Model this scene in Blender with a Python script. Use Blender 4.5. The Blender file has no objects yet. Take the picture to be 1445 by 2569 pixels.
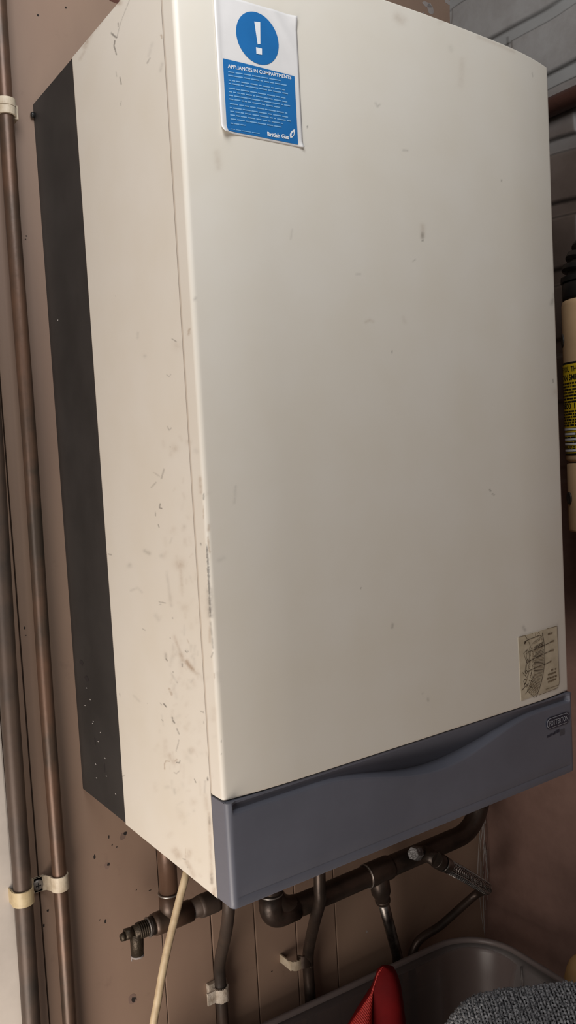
import bpy, bmesh, math, random
import numpy as np
from mathutils import Vector, Matrix
random.seed(7); rng = np.random.default_rng(7)
scene = bpy.context.scene
COL = scene.collection
PI = math.pi

# ------------------------------------------------------------------ camera
PW, PH = 1445.0, 2569.0
FPX = 2098.6137
YAW, PITCH, ROLL = 0.6018480, -0.0671206, -0.0550378
CAM = Vector((-0.3243754, -0.5854121, 0.3720239))
fwd = Vector((math.sin(YAW)*math.cos(PITCH), math.cos(YAW)*math.cos(PITCH), math.sin(PITCH)))
rt = Vector((math.cos(YAW), -math.sin(YAW), 0)); up = rt.cross(fwd)
cr, sr = math.cos(ROLL), math.sin(ROLL)
rt, up = cr*rt + sr*up, -sr*rt + cr*up

def at(px, py, axis, v):
    """point of the photograph on the plane axis = v (a real plane of the room)"""
    d = fwd + rt*((px-PW/2)/FPX) - up*((py-PH/2)/FPX)
    t = (v - CAM[axis])/d[axis]
    return CAM + d*t

cd = bpy.data.cameras.new('camera'); cam = bpy.data.objects.new('camera', cd); COL.objects.link(cam)
cd.sensor_fit = 'VERTICAL'; cd.sensor_height = 36.0; cd.sensor_width = 36.0*PW/PH
cd.lens = FPX*36.0/PH; cd.clip_start = 0.02
M = Matrix((rt, up, -fwd)).transposed().to_4x4(); M.translation = CAM
cam.matrix_world = M
scene.camera = cam

# ------------------------------------------------------------------ dimensions (metres)
W, D, H = 0.45, 0.3367, 0.7706
SD, DK, ZB = 0.0242, 0.2149, 0.0917
XR = 0.655            # right wall
XL, YF = -1.9, -2.6   # far ends of floor / walls
ZF, ZC = -0.80, 1.45  # floor, ceiling

def arch(x):
    t = (x - W/2)/(W/2)
    return 0.7802 - 0.0074*t*t - 0.0024*t**8
def smile(x):
    t = (x-0.243)/0.150
    if abs(t) >= 1: return 0.0812
    return 0.0812 - 0.0243*(0.5+0.5*math.cos(PI*t))
def fy(x):
    t = max(0.0, (abs(x-W/2) - (W/2-0.075))/0.075)
    return 0.0042*t*t

# ------------------------------------------------------------------ materials
def new_mat(name):
    m = bpy.data.materials.new(name); m.use_nodes = True
    nt = m.node_tree; b = nt.nodes['Principled BSDF']
    return m, nt, b
def N(nt, typ, **kw):
    n = nt.nodes.new(typ)
    for k, v in kw.items():
        if k in n.inputs: n.inputs[k].default_value = v
        else: setattr(n, k, v)
    return n
def mat(name, col, rough=0.5, metal=0.0, spec=0.5, var=0.12, scale=30.0, bump=0.0, bscale=200.0, col2=None, fac=(0.4, 0.65), detail=6.0, coat=0.0):
    m, nt, b = new_mat(name)
    L = nt.links.new
    tc = N(nt, 'ShaderNodeTexCoord')
    no = N(nt, 'ShaderNodeTexNoise', Scale=scale, Detail=detail, Roughness=0.6)
    L(tc.outputs['Object'], no.inputs['Vector'])
    rp = N(nt, 'ShaderNodeValToRGB')
    rp.color_ramp.elements[0].position = fac[0]; rp.color_ramp.elements[1].position = fac[1]
    c2 = col2 if col2 else tuple(c*(1-var) for c in col)
    c1 = col if col2 else tuple(min(1, c*(1+var)) for c in col)
    rp.color_ramp.elements[0].color = (*c1, 1); rp.color_ramp.elements[1].color = (*c2, 1)
    L(no.outputs['Fac'], rp.inputs['Fac']); L(rp.outputs['Color'], b.inputs['Base Color'])
    b.inputs['Roughness'].default_value = rough; b.inputs['Metallic'].default_value = metal
    b.inputs['Specular IOR Level'].default_value = spec
    b.inputs['Coat Weight'].default_value = coat
    if bump:
        n2 = N(nt, 'ShaderNodeTexNoise', Scale=bscale, Detail=4.0)
        L(tc.outputs['Object'], n2.inputs['Vector'])
        bp = N(nt, 'ShaderNodeBump', Strength=bump, Distance=0.002)
        L(n2.outputs['Fac'], bp.inputs['Height']); L(bp.outputs['Normal'], b.inputs['Normal'])
    return m
def stained(name, col, rough, spec=0.5, bump=0.0):
    """enamel with dirt marks: 'stain' r = dark grime, g = brown smears"""
    m, nt, b = new_mat(name); L = nt.links.new
    at_ = N(nt, 'ShaderNodeAttribute', attribute_name='stain')
    sep = N(nt, 'ShaderNodeSeparateColor'); L(at_.outputs['Color'], sep.inputs['Color'])
    tc = N(nt, 'ShaderNodeTexCoord')
    no = N(nt, 'ShaderNodeTexNoise', Scale=14.0, Detail=5.0); L(tc.outputs['Object'], no.inputs['Vector'])
    rp = N(nt, 'ShaderNodeValToRGB'); rp.color_ramp.elements[0].position = 0.35; rp.color_ramp.elements[1].position = 0.75
    rp.color_ramp.elements[0].color = (*col, 1); rp.color_ramp.elements[1].color = (col[0]*0.965, col[1]*0.95, col[2]*0.92, 1)
    L(no.outputs['Fac'], rp.inputs['Fac'])
    m1 = N(nt, 'ShaderNodeMix', data_type='RGBA'); m1.inputs['B'].default_value = (0.30, 0.19, 0.105, 1)
    L(rp.outputs['Color'], m1.inputs['A']); L(sep.outputs['Green'], m1.inputs['Factor'])
    m2 = N(nt, 'ShaderNodeMix', data_type='RGBA'); m2.inputs['B'].default_value = (0.05, 0.04, 0.033, 1)
    L(m1.outputs['Result'], m2.inputs['A']); L(sep.outputs['Red'], m2.inputs['Factor'])
    L(m2.outputs['Result'], b.inputs['Base Color'])
    b.inputs['Roughness'].default_value = rough; b.inputs['Specular IOR Level'].default_value = spec
    if bump:
        n2 = N(nt, 'ShaderNodeTexNoise', Scale=9.0, Detail=2.0); L(tc.outputs['Object'], n2.inputs['Vector'])
        bp = N(nt, 'ShaderNodeBump', Strength=bump, Distance=0.002)
        L(n2.outputs['Fac'], bp.inputs['Height']); L(bp.outputs['Normal'], b.inputs['Normal'])
    return m

M_ENAMEL = stained('cream_enamel', (0.74, 0.695, 0.61), 0.42, 0.5)
M_INNER = mat('cream_inner', (0.55, 0.47, 0.37), 0.6)
M_DARK = mat('charcoal_plastic', (0.034, 0.031, 0.029), 0.5, spec=0.35, var=0.15, scale=12)
M_GREY = mat('slate_plastic', (0.124, 0.128, 0.154), 0.42, spec=0.45, var=0.07, scale=9)
M_BLACKGAP = mat('gap_black', (0.012, 0.011, 0.011), 0.8)
M_COPPER = mat('tarnished_copper', (0.135, 0.075, 0.048), 0.4, metal=0.35, scale=14, col2=(0.062, 0.045, 0.033), bump=0.15, bscale=90)
M_COPPER2 = mat('dull_copper', (0.085, 0.057, 0.042), 0.5, metal=0.3, scale=14, col2=(0.045, 0.036, 0.03), bump=0.15, bscale=90)
M_COPPERDK = mat('sooty_copper', (0.075, 0.052, 0.04), 0.38, metal=0.6, scale=20, col2=(0.035, 0.027, 0.022), bump=0.2, bscale=120)
M_SOLDER = mat('solder', (0.34, 0.31, 0.28), 0.35, metal=0.8)
M_VALVE = mat('blackened_brass', (0.06, 0.045, 0.03), 0.45, metal=0.6, bump=0.4, bscale=300)
M_CHROME = mat('grimy_chrome', (0.24, 0.22, 0.20), 0.34, metal=1.0, scale=60, col2=(0.12, 0.10, 0.09))
M_CLIP = mat('aged_cream_plastic', (0.62, 0.53, 0.40), 0.5, scale=60, col2=(0.45, 0.36, 0.25), bump=0.2)
M_CLIPW = mat('paint_flecked_plastic', (0.66, 0.58, 0.48), 0.55, scale=120, col2=(0.42, 0.34, 0.26), bump=0.5, bscale=300)
M_CABLE = mat('cream_cable', (0.52, 0.405, 0.25), 0.5, scale=60, col2=(0.40, 0.29, 0.17))
M_SCREW = mat('screw_steel', (0.30, 0.28, 0.26), 0.45, metal=0.5)
M_LABELW = mat('paper_white', (0.73, 0.71, 0.69), 0.4, var=0.03)
M_BLUE = mat('print_blue', (0.012, 0.145, 0.40), 0.4, var=0.05)
M_PRINTW = mat('print_white', (0.78, 0.79, 0.80), 0.45, var=0.03)
M_PRINTLB = mat('print_pale_blue', (0.20, 0.40, 0.64), 0.45, var=0.08, scale=200)
M_DIAL = mat('yellowed_film', (0.58, 0.50, 0.36), 0.35, scale=60, col2=(0.47, 0.40, 0.28))
M_INK = mat('brown_ink', (0.045, 0.03, 0.018), 0.5)
M_INK2 = mat('faded_ink', (0.16, 0.115, 0.065), 0.5)
M_NAVY = mat('badge_navy', (0.018, 0.022, 0.038), 0.35)
M_BADGE = mat('badge_silver', (0.33, 0.34, 0.37), 0.4)
M_BEIGE = mat('beige_meter', (0.56, 0.375, 0.21), 0.38, scale=10)
M_BLACK = mat('black_rubber', (0.012, 0.0115, 0.011), 0.33, spec=0.6)
M_YELLOW = mat('label_yellow', (0.72, 0.50, 0.02), 0.4, var=0.05)
M_LBLK = mat('label_black', (0.012, 0.011, 0.01), 0.5)
M_RED = mat('red_fabric', (0.165, 0.006, 0.007), 0.75, spec=.12, scale=25, col2=(0.12, 0.005, 0.006))
M_REDP = mat('red_painted_pipe', (0.075, 0.028, 0.02), 0.5, scale=20, bump=0.2)
M_WHITEWOOD = mat('white_gloss_wood', (0.53, 0.475, 0.42), 0.4, scale=8, bump=0.1, bscale=40)

# wall paint
def paint_mat(name, c1, c2, c3, rough):
    m, nt, b = new_mat(name); L = nt.links.new
    tc = N(nt, 'ShaderNodeTexCoord')
    mp = N(nt, 'ShaderNodeMapping'); mp.inputs['Scale'].default_value = (1.6, 1.6, 0.55)
    L(tc.outputs['Object'], mp.inputs['Vector'])
    n1 = N(nt, 'ShaderNodeTexNoise', Scale=6.0, Detail=6.0, Roughness=0.55); L(mp.outputs['Vector'], n1.inputs['Vector'])
    r1 = N(nt, 'ShaderNodeValToRGB'); r1.color_ramp.elements[0].position = 0.36; r1.color_ramp.elements[1].position = 0.66
    r1.color_ramp.elements[0].color = (*c1, 1); r1.color_ramp.elements[1].color = (*c2, 1)
    L(n1.outputs['Fac'], r1.inputs['Fac'])
    n2 = N(nt, 'ShaderNodeTexNoise', Scale=38.0, Detail=8.0, Roughness=0.7); L(tc.outputs['Object'], n2.inputs['Vector'])
    r2 = N(nt, 'ShaderNodeValToRGB'); r2.color_ramp.elements[0].position = 0.62; r2.color_ramp.elements[1].position = 0.74
    L(n2.outputs['Fac'], r2.inputs['Fac'])
    mx = N(nt, 'ShaderNodeMix', data_type='RGBA'); mx.inputs['B'].default_value = (*c3, 1)
    mul = N(nt, 'ShaderNodeMath', operation='MULTIPLY'); mul.inputs[1].default_value = 0.45
    L(r2.outputs['Color'], mul.inputs[0]); L(mul.outputs[0], mx.inputs['Factor'])
    L(r1.outputs['Color'], mx.inputs['A']); L(mx.outputs['Result'], b.inputs['Base Color'])
    b.inputs['Roughness'].default_value = rough
    bp = N(nt, 'ShaderNodeBump', Strength=0.12, Distance=0.003)
    L(n1.outputs['Fac'], bp.inputs['Height']); L(bp.outputs['Normal'], b.inputs['Normal'])
    return m
M_BOARD = paint_mat('brown_board_paint', (0.302, 0.204, 0.146), (0.268, 0.177, 0.129), (0.20, 0.13, 0.095), 0.5)
M_RWALL = None

def rwall_mat():
    m, nt, b = new_mat('right_wall_paint'); L = nt.links.new
    tc = N(nt, 'ShaderNodeTexCoord'); sx = N(nt, 'ShaderNodeSeparateXYZ'); L(tc.outputs['Object'], sx.inputs['Vector'])
    n0 = N(nt, 'ShaderNodeTexNoise', Scale=5.0, Detail=5.0); L(tc.outputs['Object'], n0.inputs['Vector'])
    ad = N(nt, 'ShaderNodeMath', operation='MULTIPLY_ADD'); ad.inputs[1].default_value = 0.16; L(n0.outputs['Fac'], ad.inputs[0]); L(sx.outputs['Z'], ad.inputs[2])
    r = N(nt, 'ShaderNodeValToRGB'); e = r.color_ramp.elements
    e[0].position = 0.38; e[0].color = (0.205, 0.122, 0.098, 1); e[1].position = 1.0; e[1].color = (0.285, 0.28, 0.272, 1)
    k = e.new(0.62); k.color = (0.11, 0.078, 0.062, 1); k = e.new(0.84); k.color = (0.105, 0.08, 0.067, 1)
    L(ad.outputs[0], r.inputs['Fac'])
    n2 = N(nt, 'ShaderNodeTexNoise', Scale=26.0, Detail=8.0, Roughness=0.7); L(tc.outputs['Object'], n2.inputs['Vector'])
    mx = N(nt, 'ShaderNodeMix', data_type='RGBA', blend_type='MULTIPLY'); mx.inputs['Factor'].default_value = 0.35
    r2 = N(nt, 'ShaderNodeValToRGB'); r2.color_ramp.elements[0].position = 0.35; r2.color_ramp.elements[1].position = 0.6
    r2.color_ramp.elements[0].color = (0.55, 0.5, 0.47, 1); r2.color_ramp.elements[1].color = (1, 1, 1, 1)
    L(n2.outputs['Fac'], r2.inputs['Fac'])
    L(r.outputs['Color'], mx.inputs['A']); L(r2.outputs['Color'], mx.inputs['B']); 
    sm = N(nt, 'ShaderNodeAttribute', attribute_name='mortar')
    m2 = N(nt, 'ShaderNodeMix', data_type='RGBA'); m2.inputs['B'].default_value = (0.26, 0.265, 0.26, 1)
    L(sm.outputs['Fac'], m2.inputs['Factor']); L(mx.outputs['Result'], m2.inputs['A'])
    cm = N(nt, 'ShaderNodeAttribute', attribute_name='crack')
    m3 = N(nt, 'ShaderNodeMix', data_type='RGBA'); m3.inputs['B'].default_value = (0.03, 0.026, 0.022, 1)
    L(cm.outputs['Fac'], m3.inputs['Factor']); L(m2.outputs['Result'], m3.inputs['A'])
    L(m3.outputs['Result'], b.inputs['Base Color'])
    b.inputs['Roughness'].default_value = 0.5
    bp = N(nt, 'ShaderNodeBump', Strength=0.15, Distance=0.003)
    L(n2.outputs['Fac'], bp.inputs['Height']); L(bp.outputs['Normal'], b.inputs['Normal'])
    return m
M_RWALL = rwall_mat()
M_FLOOR = mat('concrete_floor', (0.10, 0.085, 0.075), 0.7, scale=6, bump=0.2, bscale=60)
M_CEIL = mat('ceiling_plaster', (0.33, 0.30, 0.27), 0.8, scale=5)

def glassy(name, col, transp, rough, mixglossy=0.12):
    m, nt, b = new_mat(name); L = nt.links.new
    out = nt.nodes['Material Output']; nt.nodes.remove(b)
    tc = N(nt, 'ShaderNodeTexCoord'); no = N(nt, 'ShaderNodeTexNoise', Scale=12.0, Detail=4.0); L(tc.outputs['Object'], no.inputs['Vector'])
    rp = N(nt, 'ShaderNodeValToRGB'); rp.color_ramp.elements[0].color = (*col, 1); rp.color_ramp.elements[1].color = (*[c*0.85 for c in col], 1)
    L(no.outputs['Fac'], rp.inputs['Fac'])
    df = N(nt, 'ShaderNodeBsdfDiffuse'); tl = N(nt, 'ShaderNodeBsdfTranslucent'); L(rp.outputs['Color'], df.inputs['Color']); L(rp.outputs['Color'], tl.inputs['Color'])
    a = N(nt, 'ShaderNodeMixShader'); a.inputs[0].default_value = 0.45; L(df.outputs[0], a.inputs[1]); L(tl.outputs[0], a.inputs[2])
    tr = N(nt, 'ShaderNodeBsdfTransparent'); tr.inputs['Color'].default_value = (0.95, 0.95, 0.95, 1)
    c = N(nt, 'ShaderNodeMixShader'); c.inputs[0].default_value = transp; L(a.outputs[0], c.inputs[1]); L(tr.outputs[0], c.inputs[2])
    gl = N(nt, 'ShaderNodeBsdfGlossy', Roughness=rough)
    f = N(nt, 'ShaderNodeFresnel', IOR=1.4)
    g = N(nt, 'ShaderNodeMixShader'); L(f.outputs[0], g.inputs[0]); L(c.outputs[0], g.inputs[1]); L(gl.outputs[0], g.inputs[2])
    L(g.outputs[0], out.inputs['Surface'])
    return m
M_TUB = glassy('milky_polypropylene', (0.42, 0.345, 0.33), 0.76, 0.3)
M_TUBRIM = glassy('thick_polypropylene', (0.50, 0.42, 0.40), 0.52, 0.3)
M_COBWEB = glassy('cobweb_silk', (0.65, 0.60, 0.57), 0.45, 0.5)
def amber_mat():
    m, nt, b = new_mat('amber_glass')
    tc = N(nt, 'ShaderNodeTexCoord'); no = N(nt, 'ShaderNodeTexNoise', Scale=30.0)
    nt.links.new(tc.outputs['Object'], no.inputs['Vector'])
    rp = N(nt, 'ShaderNodeValToRGB'); rp.color_ramp.elements[0].color = (0.80, 0.52, 0.24, 1); rp.color_ramp.elements[1].color = (0.60, 0.34, 0.13, 1)
    nt.links.new(no.outputs['Fac'], rp.inputs['Fac']); nt.links.new(rp.outputs['Color'], b.inputs['Base Color'])
    b.inputs['Roughness'].default_value = 0.12; b.inputs['Transmission Weight'].default_value = 0.35
    return m
M_AMBER = amber_mat()
def knit_mat():
    m, nt, b = new_mat('grey_melange_wool'); L = nt.links.new
    tc = N(nt, 'ShaderNodeTexCoord'); no = N(nt, 'ShaderNodeTexNoise', Scale=330.0, Detail=4.0, Roughness=0.7); L(tc.outputs['Object'], no.inputs['Vector'])
    rp = N(nt, 'ShaderNodeValToRGB'); e = rp.color_ramp.elements
    e[0].position = 0.38; e[0].color = (0.05, 0.051, 0.055, 1); e[1].position = 0.62; e[1].color = (0.40, 0.405, 0.415, 1)
    L(no.outputs['Fac'], rp.inputs['Fac']); L(rp.outputs['Color'], b.inputs['Base Color'])
    b.inputs['Roughness'].default_value = 0.95; b.inputs['Specular IOR Level'].default_value = 0.1
    return m
M_KNIT = knit_mat()
M_KNITBASE = mat('shaded_wool_ground', (0.03, 0.031, 0.033), 0.95, spec=0.1, scale=300)  # near-black ground: shade between the loops put into the colour
def ribbed_red():
    m, nt, b = new_mat('red_ribbed_fabric'); L = nt.links.new
    tc = N(nt, 'ShaderNodeTexCoord'); mp = N(nt, 'ShaderNodeMapping'); mp.inputs['Rotation'].default_value = (0, 0.35, 0)
    L(tc.outputs['Object'], mp.inputs['Vector'])
    w = N(nt, 'ShaderNodeTexWave', Scale=130.0, Distortion=3.0, Detail=3.0); w.bands_direction = 'X'; w.inputs['Detail Scale'].default_value = 6.0
    L(mp.outputs['Vector'], w.inputs['Vector'])
    rp = N(nt, 'ShaderNodeValToRGB'); rp.color_ramp.elements[0].color = (0.34, 0.012, 0.011, 1); rp.color_ramp.elements[1].color = (0.62, 0.05, 0.035, 1)
    L(w.outputs['Fac'], rp.inputs['Fac']); L(rp.outputs['Color'], b.inputs['Base Color'])
    b.inputs['Roughness'].default_value = 0.6
    bp = N(nt, 'ShaderNodeBump', Strength=0.5, Distance=0.001); L(w.outputs['Fac'], bp.inputs['Height']); L(bp.outputs['Normal'], b.inputs['Normal'])
    return m
M_REDRIB = ribbed_red()
def braid_mat():
    m, nt, b = new_mat('steel_braid'); L = nt.links.new
    b.inputs['Base Color'].default_value = (0.4, 0.38, 0.36, 1)
    tc = N(nt, 'ShaderNodeTexCoord'); no = N(nt, 'ShaderNodeTexNoise', Scale=120.0); L(tc.outputs['Object'], no.inputs['Vector'])
    rp = N(nt, 'ShaderNodeValToRGB'); rp.color_ramp.elements[0].color = (0.22, 0.20, 0.19, 1); rp.color_ramp.elements[1].color = (0.62, 0.60, 0.57, 1)
    L(no.outputs['Fac'], rp.inputs['Fac']); L(rp.outputs['Color'], b.inputs['Base Color'])
    b.inputs['Metallic'].default_value = 1.0; b.inputs['Roughness'].default_value = 0.25
    return m
M_BRAID = braid_mat()

# ------------------------------------------------------------------ mesh builder
class MB:
    def __init__(s): s.v = []; s.f = []; s.mi = []; s.sm = []
    def add(s, vs, fs, mi=0, smooth=False):
        o = len(s.v); s.v += [tuple(p) for p in vs]
        s.f += [tuple(i+o for i in f) for f in fs]; s.mi += [mi]*len(fs); s.sm += [smooth]*len(fs)
        return s
    def box(s, lo, hi, mi=0, bev=0.0, rot=None):
        bm = bmesh.new(); bmesh.ops.create_cube(bm, size=1.0)
        c = [(a+b)/2 for a, b in zip(lo, hi)]; sz = [abs(b-a) for a, b in zip(lo, hi)]
        for v in bm.verts: v.co = Vector((v.co.x*sz[0], v.co.y*sz[1], v.co.z*sz[2]))
        if bev: bmesh.ops.bevel(bm, geom=bm.edges[:], offset=bev, segments=2, affect='EDGES', profile=0.6)
        if rot is not None: bmesh.ops.transform(bm, matrix=rot.to_4x4(), verts=bm.verts)
        for v in bm.verts: v.co += Vector(c)
        bm.verts.index_update()
        s.add([v.co[:] for v in bm.verts], [[v.index for v in f.verts] for f in bm.faces], mi, False); bm.free()
        return s
    def tube(s, pts, r, n=20, mi=0, caps=True, smooth=True):
        P = [Vector(p) for p in pts]; k = len(P)
        rr = list(r) if hasattr(r, '__len__') else [r]*k
        T = []
        for i in range(k):
            a = P[max(i-1, 0)]; b = P[min(i+1, k-1)]
            d = (b-a); T.append(d.normalized() if d.length > 1e-9 else (T[-1] if T else Vector((0, 0, 1))))
        ref = Vector((0, 0, 1)) if abs(T[0].z) < 0.9 else Vector((0, 1, 0))
        u = T[0].cross(ref).normalized(); vs = []
        for i in range(k):
            u = (u - T[i]*u.dot(T[i])).normalized(); w = T[i].cross(u)
            for j in range(n):
                a = 2*PI*j/n
                vs.append(P[i] + (u*math.cos(a) + w*math.sin(a))*rr[i])
        fs = []
        for i in range(k-1):
            for j in range(n):
                j2 = (j+1) % n
                fs.append((i*n+j, i*n+j2, (i+1)*n+j2, (i+1)*n+j))
        s.add(vs, fs, mi, smooth)
        if caps:
            o = len(s.v)-len(vs)
            s.f += [tuple(o+j for j in reversed(range(n))), tuple(o+(k-1)*n+j for j in range(n))]; s.mi += [mi]*2; s.sm += [False]*2
        return s
    def lathe(s, prof, origin, axis=(0, 0, 1), n=32, mi=0, smooth=True):
        A = Vector(axis).normalized()
        return s.tube([Vector(origin)+A*h for _, h in prof], [max(r, 1e-5) for r, _ in prof], n, mi, True, smooth) if False else s._lathe(prof, Vector(origin), A, n, mi, smooth)
    def _lathe(s, prof, O, A, n, mi, smooth):
        ref = Vector((1, 0, 0)) if abs(A.x) < 0.9 else Vector((0, 1, 0))
        u = A.cross(ref).normalized(); w = A.cross(u); vs = []
        for r, h in prof:
            for j in range(n):
                a = 2*PI*j/n; vs.append(O + A*h + (u*math.cos(a)+w*math.sin(a))*max(r, 1e-5))
        fs = [(i*n+j, i*n+(j+1) % n, (i+1)*n+(j+1) % n, (i+1)*n+j) for i in range(len(prof)-1) for j in range(n)]
        s.add(vs, fs, mi, smooth)
        o = len(s.v)-len(vs); k = len(prof)
        s.f += [tuple(o+j for j in reversed(range(n))), tuple(o+(k-1)*n+j for j in range(n))]; s.mi += [mi]*2; s.sm += [False]*2
        return s
    def band(s, c, r0, r1, h, a0, a1, n=24, mi=0):
        """part ring around z axis at centre c (angles in radians), with thickness"""
        vs = []
        for i in range(n+1):
            a = a0+(a1-a0)*i/n; ca, sa = math.cos(a), math.sin(a)
            for r, z in ((r0, -h/2), (r1, -h/2), (r1, h/2), (r0, h/2)): vs.append((c[0]+r*ca, c[1]+r*sa, c[2]+z))
        fs = []
        for i in range(n):
            for j in range(4): fs.append((4*i+j, 4*i+(j+1) % 4, 4*i+4+(j+1) % 4, 4*i+4+j))
        fs += [(3, 2, 1, 0), (4*n, 4*n+1, 4*n+2, 4*n+3)]
        return s.add(vs, fs, mi, False)
    def build(s, name, mats, parent=None, fixn=True, data_name=None):
        me = bpy.data.meshes.new(name); me.from_pydata(s.v, [], s.f)
        for m in (mats if isinstance(mats, (list, tuple)) else [mats]): me.materials.append(m)
        me.polygons.foreach_set('material_index', s.mi); me.polygons.foreach_set('use_smooth', s.sm)
        if fixn:
            bm = bmesh.new(); bm.from_mesh(me); bmesh.ops.recalc_face_normals(bm, faces=bm.faces); bm.to_mesh(me); bm.free()
        me.update()
        o = bpy.data.objects.new(name, me); COL.objects.link(o)
        if parent is not None:
            o.parent = parent
            o.matrix_parent_inverse = Matrix.Translation(parent_world(parent)).inverted()
        return o
WLOC = {}
def parent_world(o):
    p = Vector(o.location)
    while o.parent is not None:
        break
    return WLOC.get(o.name, p)
def empty(name, loc, label, cat, group=None):
    o = bpy.data.objects.new(name, None); COL.objects.link(o); o.location = loc; o.empty_display_size = 0.02
    WLOC[o.name] = Vector(loc)
    return tag(o, label, cat, group)
def tag(o, label=None, cat=None, group=None, kind=None):
    if label: o['label'] = label
    if cat: o['category'] = cat
    if group: o['group'] = group
    if kind: o['kind'] = kind
    return o
def plabel(o, t): o['label'] = t; return o

def text_geo(body, size, bold=0.0, shear=0.0, font_extr=0.0):
    """flat lettering -> (verts, faces) in its own xy plane, width measured"""
    cu = bpy.data.curves.new('lettering', 'FONT'); cu.body = body; cu.size = size; cu.offset = bold; cu.shear = shear
    cu.resolution_u = 3
    ob = bpy.data.objects.new('lettering', cu); COL.objects.link(ob)
    dg = bpy.context.evaluated_depsgraph_get(); dg.update()
    me = bpy.data.meshes.new_from_object(ob.evaluated_get(dg))
    vs = [v.co.copy() for v in me.vertices]; fs = [tuple(p.vertices) for p in me.polygons]
    bpy.data.objects.remove(ob); bpy.data.curves.remove(cu); bpy.data.meshes.remove(me)
    return vs, fs
def fit_text(body, w, h, bold=0.0, shear=0.0):
    vs, fs = text_geo(body, 1.0, bold, shear)
    xs = [v.x for v in vs]; ys = [v.y for v in vs]
    x0, x1, y0, y1 = min(xs), max(xs), min(ys), max(ys)
    return [((v.x-x0)/(x1-x0)*w, (v.y-y0)/(y1-y0)*h) for v in vs], fs

def catmull(pts, n=8):
    P = [Vector(p) for p in pts]; P = [P[0]*2-P[1]] + P + [P[-1]*2-P[-2]]; out = []
    for i in range(1, len(P)-2):
        for k in range(n):
            t = k/n; a, b, c, d = P[i-1], P[i], P[i+1], P[i+2]
            out.append(0.5*((2*b) + (c-a)*t + (2*a-5*b+4*c-d)*t*t + (3*b-a-3*c+d)*t**3))
    out.append(P[-2]); return out
def fillet(pts, r, n=8):
    """polyline with rounded corners"""
    P = [Vector(p) for p in pts]; out = [P[0]]
    for i in range(1, len(P)-1):
        a = (P[i-1]-P[i]); b = (P[i+1]-P[i]); rr = min(r, a.length*0.49, b.length*0.49)
        p0 = P[i]+a.normalized()*rr; p1 = P[i]+b.normalized()*rr
        for k in range(n+1):
            t = k/n; out.append(p0*(1-t)**2 + P[i]*2*t*(1-t) + p1*t*t)
    out.append(P[-1]); return out

# ------------------------------------------------------------------ the room
def stain_attr(me, arr, name='stain'):
    a = me.color_attributes.new(name, 'FLOAT_COLOR', 'POINT'); a.data.foreach_set('color', arr.astype(np.float32).ravel())

mb = MB()
# narrow vertical boards; right of x = 0 they only start below the boiler's middle, a plain sheet is above
T = 0.018; g = 0.0007
seams = [XL, -1.5, -1.1, -0.7, -0.42, -0.34, -0.262, -0.19, -0.124, -0.0577]
for a, b in zip(seams, seams[1:]): mb.box((a+g, D, ZF), (b-g, D+T, ZC), 0, 0.0012)
mb.box((-0.0577+g, D, ZF), (0.0866-g, D+T, 0.30), 0)
low = [0.0866, 0.155, 0.2192, 0.2843, 0.3521]
for a, b in zip(low, low[1:]): mb.box((a+g, D, ZF), (b-g, D+T, 0.30), 0, 0.0012)
mb.box((0.3521+g, D, ZF), (XR+0.10, D+T, 0.30), 0, 0.0012)
mb.box((-0.0577+g, D, 0.30), (XR+0.10, D+T, ZC), 0)
mb.box((XL, D+0.006, ZF), (XR+0.10, D+0.10, ZC), 1)
# old plug holes and chips in the paint
def blot(mb, c, w, h, mi, seed, nrm='y', k=12):
    r_ = random.Random(seed); vs = [c]
    for i in range(k):
        a = 2*PI*i/k; q = 0.75+0.5*r_.random()
        vs.append((c[0]+w*q*math.cos(a), c[1], c[2]+h*q*math.sin(a)) if nrm == 'y' else (c[0], c[1]+w*q*math.cos(a), c[2]+h*q*math.sin(a)))
    mb.add(vs, [(0, 1+i, 1+(i+1) % k) for i in range(k)], mi)
holes = [(314, 2091, 5, 7), (272, 2169, 4, 6), (335, 2508, 6, 12), (281, 2120, 2, 3), (293, 2125, 1.5, 3), (273, 2100, 1.5, 6), (95, 38, 3, 4), (165, 19, 3, 4.5), (66, 592, 2, 2.5), (64, 600, 2, 2),
         (376, 2234, 4, 1.5), (342, 2233, 2, 2), (250, 2308, 2, 2), (264, 2312, 3, 8), (682, 2437, 3, 2.5), (62, 1575, 2, 5), (65, 1594, 2, 2), (120, 2285, 3, 5), (110, 2322, 2.5, 7), (44, 2400, 8, 14), (237, 2150, 2.5, 9)]
for i, (px, py, w, h) in enumerate(holes):
    c = at(px, py, 1, D-0.0003); blot(mb, (c.x, c.y, c.z), w*.62/1500, h*.62/2150, 1, i)
for i, (px, py, w, h) in enumerate([(309, 2098, 8, 12), (269, 2172, 6, 11), (333, 2506, 10, 17)]):
    c = at(px, py, 1, D-0.00015); blot(mb, (c.x, c.y, c.z), w*.75/1500, h*.75/2150, 2, i+90)
for i, (px, py, w, h) in enumerate([(980, 14, 26, 9), (1080, 22, 10, 14), (1072, 12, 14, 8), (1125, 6, 12, 7), (1062, 36, 5, 6), (908, 2302, 1.5, 1.5), (920, 2338, 2, 4), (290, 3, 14, 5)]):
    c = at(px, py, 1, D-0.0002); blot(mb, (c.x, c.y, c.z), w/1500, h/1900, 3 if i not in (0, 7) else 4, i+40)
M_HOLE = mat('hole_dark', (0.02, 0.014, 0.011), 0.9)
M_CHIP = mat('chipped_edge', (0.20, 0.13, 0.10), 0.7)
M_PALE = mat('paint_flake', (0.33, 0.29, 0.27), 0.6)
M_RUST = mat('rust_brown', (0.10, 0.035, 0.022), 0.7)
tag(mb.build('wall_back', [M_BOARD, M_HOLE, M_CHIP, M_PALE, M_RUST], fixn=True), kind='structure')

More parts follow.
